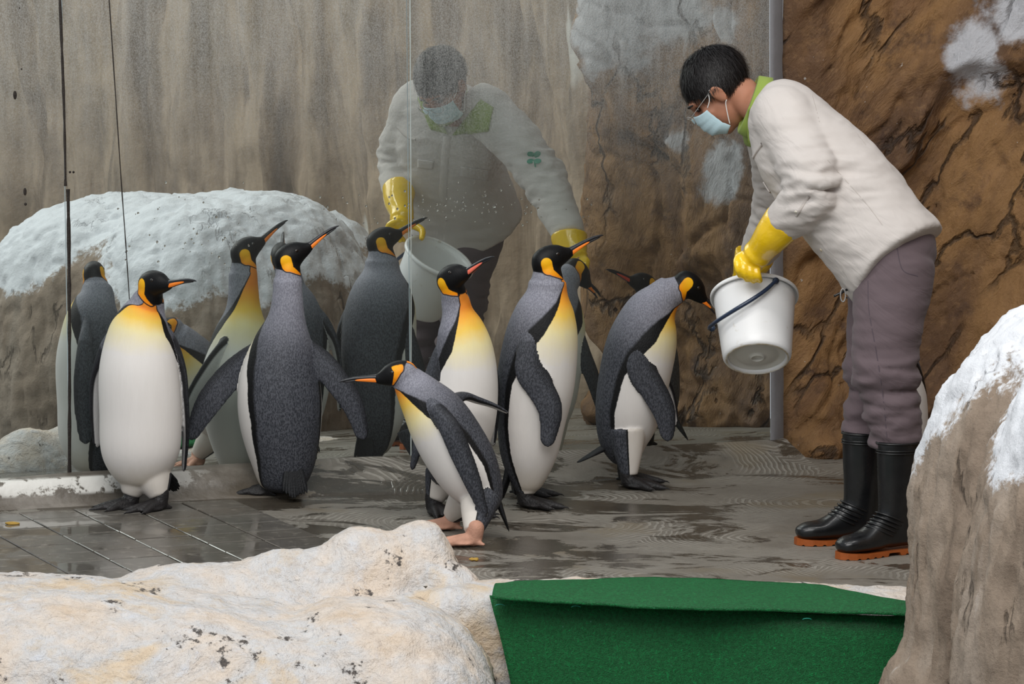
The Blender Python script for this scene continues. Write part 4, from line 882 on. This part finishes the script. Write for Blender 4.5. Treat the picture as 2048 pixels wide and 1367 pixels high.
# trousers
tp = [ellipsoid(at(1800, 500, 11.90), (.115, .17, .12), None, 24, 32)]
TL = {'L': [(1808, 480, 11.83, 60), (1794, 515, 11.82, 78), (1785, 580, 11.79, 78), (1776, 650, 11.75, 71), (1770, 735, 11.72, 63), (1780, 800, 11.70, 56), (1789, 860, 11.69, 47), (1794, 905, 11.685, 40)],
      'R': [(1795, 480, 11.95, 60), (1782, 515, 11.97, 74), (1768, 580, 11.96, 72), (1757, 650, 11.94, 63), (1748, 735, 11.915, 55), (1742, 800, 11.90, 47), (1732, 860, 11.89, 40), (1726, 900, 11.885, 36)]}
for k in 'LR': A_ = TL[k]; tp.append(tube(P3(A_), [r * px(d) for u, v, d, r in A_], 28, 50))
V, F = remesh(*join(tp), .0075, 5); kz = np.exp(-((V[:, 2] - .50) / .12) ** 2) + .9 * np.exp(-((V[:, 2] - .34) / .06) ** 2)
V = wrinkle(V, F, .0075, (3, 3, 13), (1, 1, 1), .35 + 1.6 * kz); V = wrinkle(V, F, .0065, (5, 5, 30), (1, 1, 1), .14 + 1.5 * kz)
V = smooth(V, F, 2)
trou = obj('trousers', V, F, 'trousers', parent=KP); BV_T = BVHTree.FromPolygons([tuple(v) for v in V], F)
strip_on('seam', BV_T, 'd', [(1736, 560), (1738, 620), (1752, 700), (1766, 790), (1774, 875)], .0035, 'seam_dark', trou, .0004)
strip_on('pocket_seam', BV_T, 'd', [(1792, 462), (1795, 500), (1806, 540), (1836, 552)], .0035, 'seam_dark', trou, .0004)
strip_on('waistband', BV_T, 'd', [(1788, 462), (1830, 452), (1868, 448)], .004, 'seam_dark', trou, .0004)
# boots
def make_boot():
    sh_ = loft(np.array([(.062, 0, .40), (.062, 0, .36), (.062, 0, .28), (.064, 0, .20), (.070, 0, .13), (.078, 0, .085), (.082, 0, .06)]), np.array([.056, .055, .053, .049, .044, .044, .042]), np.array([.076, .075, .072, .066, .060, .062, .066]), np.tile(np.array([1., 0, 0]), (7, 1)), 40, 36)[:2]
    ft = loft(np.array([(-.012, 0, .055), (.01, 0, .058), (.06, 0, .072), (.11, 0, .076), (.15, 0, .060), (.20, 0, .047), (.245, 0, .043), (.275, 0, .037), (.285, 0, .034)]), np.array([.018, .034, .039, .040, .043, .048, .046, .034, .015]), np.array([.022, .036, .052, .056, .044, .030, .027, .020, .009]), np.tile(np.array([0, 0, 1.]), (9, 1)), 44, 32, power=2.4)[:2]
    V, F = remesh(*join([sh_, ft]), .0055, 5); V[:, 2] = np.maximum(V[:, 2], .014); V[:, 2] = np.where(V[:, 2] > .13, .13 + (V[:, 2] - .13) * .83, V[:, 2])
    outl = []
    for x, w in ((-.018, .010), (-.010, .026), (.01, .036), (.05, .039), (.10, .037), (.15, .043), (.20, .049), (.245, .047), (.272, .034), (.288, .014)): outl.append((x, w))
    pol = outl + [(x, -w) for x, w in reversed(outl)]; n = len(pol); sp_ = []
    zb = lambda x: .010 if .075 < x < .118 else 0.0
    xs = np.linspace(-.018, .288, 60); wv = np.interp(xs, [a for a, b in outl], [b for a, b in outl]); V2 = []; F2 = []
    for x, w in zip(xs, wv):
        lug = zb(x) + (.004 if (int((x + .02) / .008) % 4 == 0 and not .075 < x < .118) else 0)
        zt = .015 + .007 * max(0, (x - .2) / .09) + .004 * max(0, (.02 - x) / .04)
        for y, z in ((-w, lug), (-w, zt), (w, zt), (w, lug)): V2.append((x, y, z))
    for i in range(59):
        for j in range(4): F2.append((i * 4 + j, i * 4 + (j + 1) % 4, i * 4 + 4 + (j + 1) % 4, i * 4 + 4 + j))
    F2 += [(0, 1, 2, 3), (239, 238, 237, 236)]
    ribs = []
    for i in range(5):
        P = [(.085 + .010 * i + .052 * math.cos(a), .0445 * math.sin(a), .112 - .010 * i + .022 * math.cos(a)) for a in np.linspace(-1.9, 1.9, 25)]
        ribs.append(tube(P, .0032, 6, 40))
    for z, r in ((.350, .0036), (.328, .0026), (.320, .0026)):
        ribs.append(tube([((.062 + .0765 * math.cos(a)), .0565 * math.sin(a), z) for a in np.linspace(0, 2 * PI, 33)], r, 6, 64))
    return (V, F), (np.array(V2), F2), ribs
BOOT = make_boot()
for (u, v, az) in ((1792, 1106, 212), (1726, 1084, 195)):
    g = gnd(u, v); a = math.radians(az); R = np.array([[math.cos(a), math.sin(a), 0], [-math.sin(a), math.cos(a), 0], [0, 0, 1]]); o = np.array([g.x, g.y, .001]) - np.array([.062, 0, 0]) @ R
    b = obj('boot', BOOT[0][0] @ R + o, BOOT[0][1], 'rubber_black', parent=KP); obj('sole', BOOT[1][0] @ R + o, BOOT[1][1], 'sole_orange', parent=b, smooth=False, label='orange rubber sole')
    for rb in BOOT[2]: obj('rib_band', rb[0] @ R + o, rb[1], 'rubber_black', parent=b)
# gloves with five fingers
def glove(arm, palm, fingers, thumb, pax):
    g = [tube(P3(arm), [r * px(d) for u, v, d, r in arm], 24, 30)]
    c = np.array(at(*palm)); g.append(ellipsoid(c, (.046, .040, .026), pax)); w = np.array(at(*arm[-1][:3])); g.append(round_tube([w, w * .4 + c * .6], [arm[-1][3] * px(12), .034], 16))
    for fgr, r in fingers: g.append(round_tube(fgr, r, 12))
    g.append(round_tube(thumb[0], thumb[1], 12)); V, F = remesh(*join(g), .0042, 3)
    return obj('glove', V, F, 'rubber_yellow', parent=KP)
lc = np.array(at(1500, 524, 11.975)); fx = norm(np.array([.52, -.05, -.35]))    # along the knuckles
fing = []
for i, L in enumerate((.95, 1.05, 1.0, .82)):
    k = np.array(at(1474 + 13 * i, 522 + 4.5 * i, 11.945)); fing.append(([k + np.array([.008, .035, .014]), k, k + np.array([.004, -.012, -.026 * L]), k + np.array([.012, .004, -.050 * L])], [.0125, .0125, .0118, .0098]))
glove([(1570, 440, 11.87, 42), (1562, 449, 11.88, 41), (1545, 470, 11.90, 37), (1524, 496, 11.94, 30), (1512, 510, 11.955, 30)], (1500, 522, 11.968), fing,
      ([lc + np.array([.03, .03, .0]), lc + np.array([.025, .075, -.02]), lc + np.array([.0, .095, -.05])], [.016, .014, .011]), (fx, np.cross(norm(np.cross(fx, [0, 1., 0])), fx), norm(np.cross(fx, [0, 1., 0]))))
rcn = np.array(at(1487, 570, 12.815)); fing = []
for i, L in enumerate((.9, 1.05, 1.0, .8)):
    k = rcn + np.array([-.012 + .004 * i, -.032 + .021 * i, -.012]); fing.append(([k + np.array([.01, 0, .03]), k, k + np.array([-.022, 0, -.034 * L]), k + np.array([-.030, -.002, -.064 * L])], [.0125, .0125, .011, .009]))
glove([(1510, 508, 12.745, 41), (1507, 516, 12.75, 40), (1498, 537, 12.775, 33), (1493, 551, 12.79, 28), (1491, 558, 12.80, 28)], (1488, 566, 12.815), fing,
      ([rcn + np.array([.0, -.04, .02]), rcn + np.array([-.02, -.062, -.012]), rcn + np.array([-.042, -.064, -.036])], [.015, .0135, .011]), (np.array([0, 1., 0]), norm(np.array([-.5, 0, -.8])), norm(np.array([-.8, 0, .5]))))
# face mask with pleats and ear loops
G = []
for i in range(25):
    th = math.radians(-74 + 148 * i / 24); row = []
    for j in range(22):
        s_ = j / 21; z = -.002 - .108 * s_; bul = .018 * math.sin(PI * min(1, s_ * 1.15)) * math.cos(th) ** 2
        pl = .004 * ((s_ * 3.999) % 1.0) * math.cos(th); x = .036 + .076 * math.cos(th) ** .85 + bul * .6 + pl - .030 * max(0, s_ - .72) / .28 * math.cos(th); y = .071 * math.sin(th) * (1 - .10 * s_)
        row.append(hd(x, y, z + .012 * math.cos(th) ** 3 * (1 - s_) - .012 * (1 - math.cos(th)) * (1 - 2 * s_)))
    G.append(row)
V, F = sheet(G, .0015, tuple(hF)); mask = obj('face_mask', V, F, 'mask_blue', parent=KP, label='pale blue surgical mask')
for s in (-1, 1):
    V, F = tube([hd(.054, s * .071, -.008), hd(.03, s * .081, .002), hd(.008, s * .086, .022), hd(-.012, s * .090, .014)], .0016, 6, 24); obj('ear_loop', V, F, 'white_cloth', parent=mask)
    V, F = tube([hd(.050, s * .066, -.096), hd(.03, s * .074, -.072), hd(.006, s * .082, -.046), hd(-.006, s * .086, -.040)], .0016, 6, 24); obj('ear_loop', V, F, 'white_cloth', parent=mask)
# glasses
gr = obj('glasses', *tube([hd(.124, -.010, .016), hd(.127, 0, .020), hd(.124, .010, .016)], .0014, 6, 14), 'metal_frame', parent=KP)
for s in (-1, 1):
    rim_ = [hd(.124 - .012 * abs(math.cos(t_)) * (math.cos(t_) > 0) , s * (.032 + .024 * math.cos(t_)), .008 + .017 * math.sin(t_)) for t_ in np.linspace(0, 2 * PI, 25)]
    V, F = tube(rim_, .0011, 6, 60); obj('lens_rim', V, F, 'metal_frame', parent=gr)
    V = np.array(rim_[:-1] + [hd(.1225, s * .032, .008)]); obj('lens', V, [(i, (i + 1) % 24, 24) for i in range(24)], 'lens', parent=gr)
    V, F = tube([hd(.112, s * .056, .014), hd(.06, s * .078, .016), hd(.0, s * .088, .018)], .0012, 6, 20); obj('temple', V, F, 'metal_frame', parent=gr)

# ------------------------------------------------------------------ bucket held by its rim
BK = np.array([.777, 12.135, .752]); tau = math.radians(36); bz = np.array([-.02, math.sin(tau), math.cos(tau)]); bz = norm(bz); bx = norm(np.cross([0, 1., 0], bz)); by = np.cross(bz, bx)
def bk(r, a, h): return BK + bx * (r * math.cos(a)) + by * (r * math.sin(a)) + bz * h
def lathe(prof, n=56, closed=False):
    V = []; F = []; m_ = len(prof)
    for j in range(n):
        for r, h in prof: V.append(bk(r, 2 * PI * j / n, h))
    for j in range(n):
        k = (j + 1) % n
        for i in range(m_ - 1): F.append((j * m_ + i, k * m_ + i, k * m_ + i + 1, j * m_ + i + 1))
        if closed: F.append((j * m_ + m_ - 1, k * m_ + m_ - 1, k * m_, j * m_))
    return np.array(V), F
bu = empty('bucket', Vector(bk(0, 0, -.235)), 'white plastic bucket tipped so that its grey base shows, held by the keeper', 'bucket')
V, F = lathe([(.1315, -.002), (.1295, -.03), (.112, -.205), (.109, -.225), (.104, -.233), (.098, -.235), (.094, -.228), (.090, -.226), (.1, -.215), (.108, -.2), (.1255, -.03), (.1285, -.002)], closed=True); obj('wall', V, F, 'bucket_white', parent=bu)
V, F = lathe([(.1285, .002), (.139, .003), (.1425, -.001), (.1425, -.010), (.139, -.012), (.138, -.004), (.131, -.004), (.1285, -.004)], closed=True); obj('rim', V, F, 'bucket_white', parent=bu)
V, F = lathe([(.0945, -.224), (.078, -.223), (.073, -.219), (.066, -.219), (.060, -.224), (.034, -.226), (.0245, -.226), (.0215, -.233), (.0175, -.233), (.0155, -.224), (.004, -.224), (.0, -.224)]); obj('base', V, F, 'bucket_base', parent=bu, label='grey moulded bucket base')
V, F = lathe([(.102, -.2335), (.0985, -.2365), (.0955, -.2335)]); obj('base_ring', V, F, 'rim_stain', parent=bu)
P = [bk(.150, a, h) for a, h in zip(np.radians([174, 192, 215, 240, 262, 280, 296]), [-.112, -.130, -.138, -.128, -.102, -.066, -.020])]
V, F = tube(P, [.0058, .0062, .0066, .0068, .0068, .0066, .0055], 10, 50, 1.0); obj('handle', V, F, 'handle_navy', parent=bu, label='dark blue bail handle')
for a, h in ((174, -.112), (296, -.020)):
    V, F = ellipsoid(bk(.140, math.radians(a), h), (.011, .011, .011)); obj('pivot', V, F, 'handle_navy', parent=bu)

# clip and strap at the keeper's belt
P = [at(1686 + 5 * math.cos(a), 590 + 13 * math.sin(a), 11.80) for a in np.linspace(0, 2 * PI, 17)]
V, F = tube(P, .0022, 6, 48); obj('belt_clip', V, F, 'metal_frame', parent=KP, label='small metal clip hanging at the belt')
V, F = tube([at(1700, 575, 11.84), at(1692, 580, 11.81), at(1668, 592, 11.80)], .004, 8, 16); obj('key_strap', V, F, 'rubber_black', parent=KP)
# scraps left on the wet floor
for (u, v, r, lab) in ((24, 1052, .022, 'small yellow-brown food scrap on the tiles at far left'), (948, 1122, .014, 'small yellow scrap beside the pinkish foot behind the rock hump')):
    g = gnd(u, v); V, F = ellipsoid((g.x, g.y, .009), (r, r * .55, .006), None, 14, 18); V = V + normals(V, F) * (nz(V, 60, 3) * .005)[:, None]; V[:, 2] = np.maximum(V[:, 2], .006 if u < 100 else .0)
    V[:, 2] -= V[:, 2].min() - (.0068 if u < 100 else .0005); obj('food_scrap', V, F, 'scrap', label=lab, category='scrap')
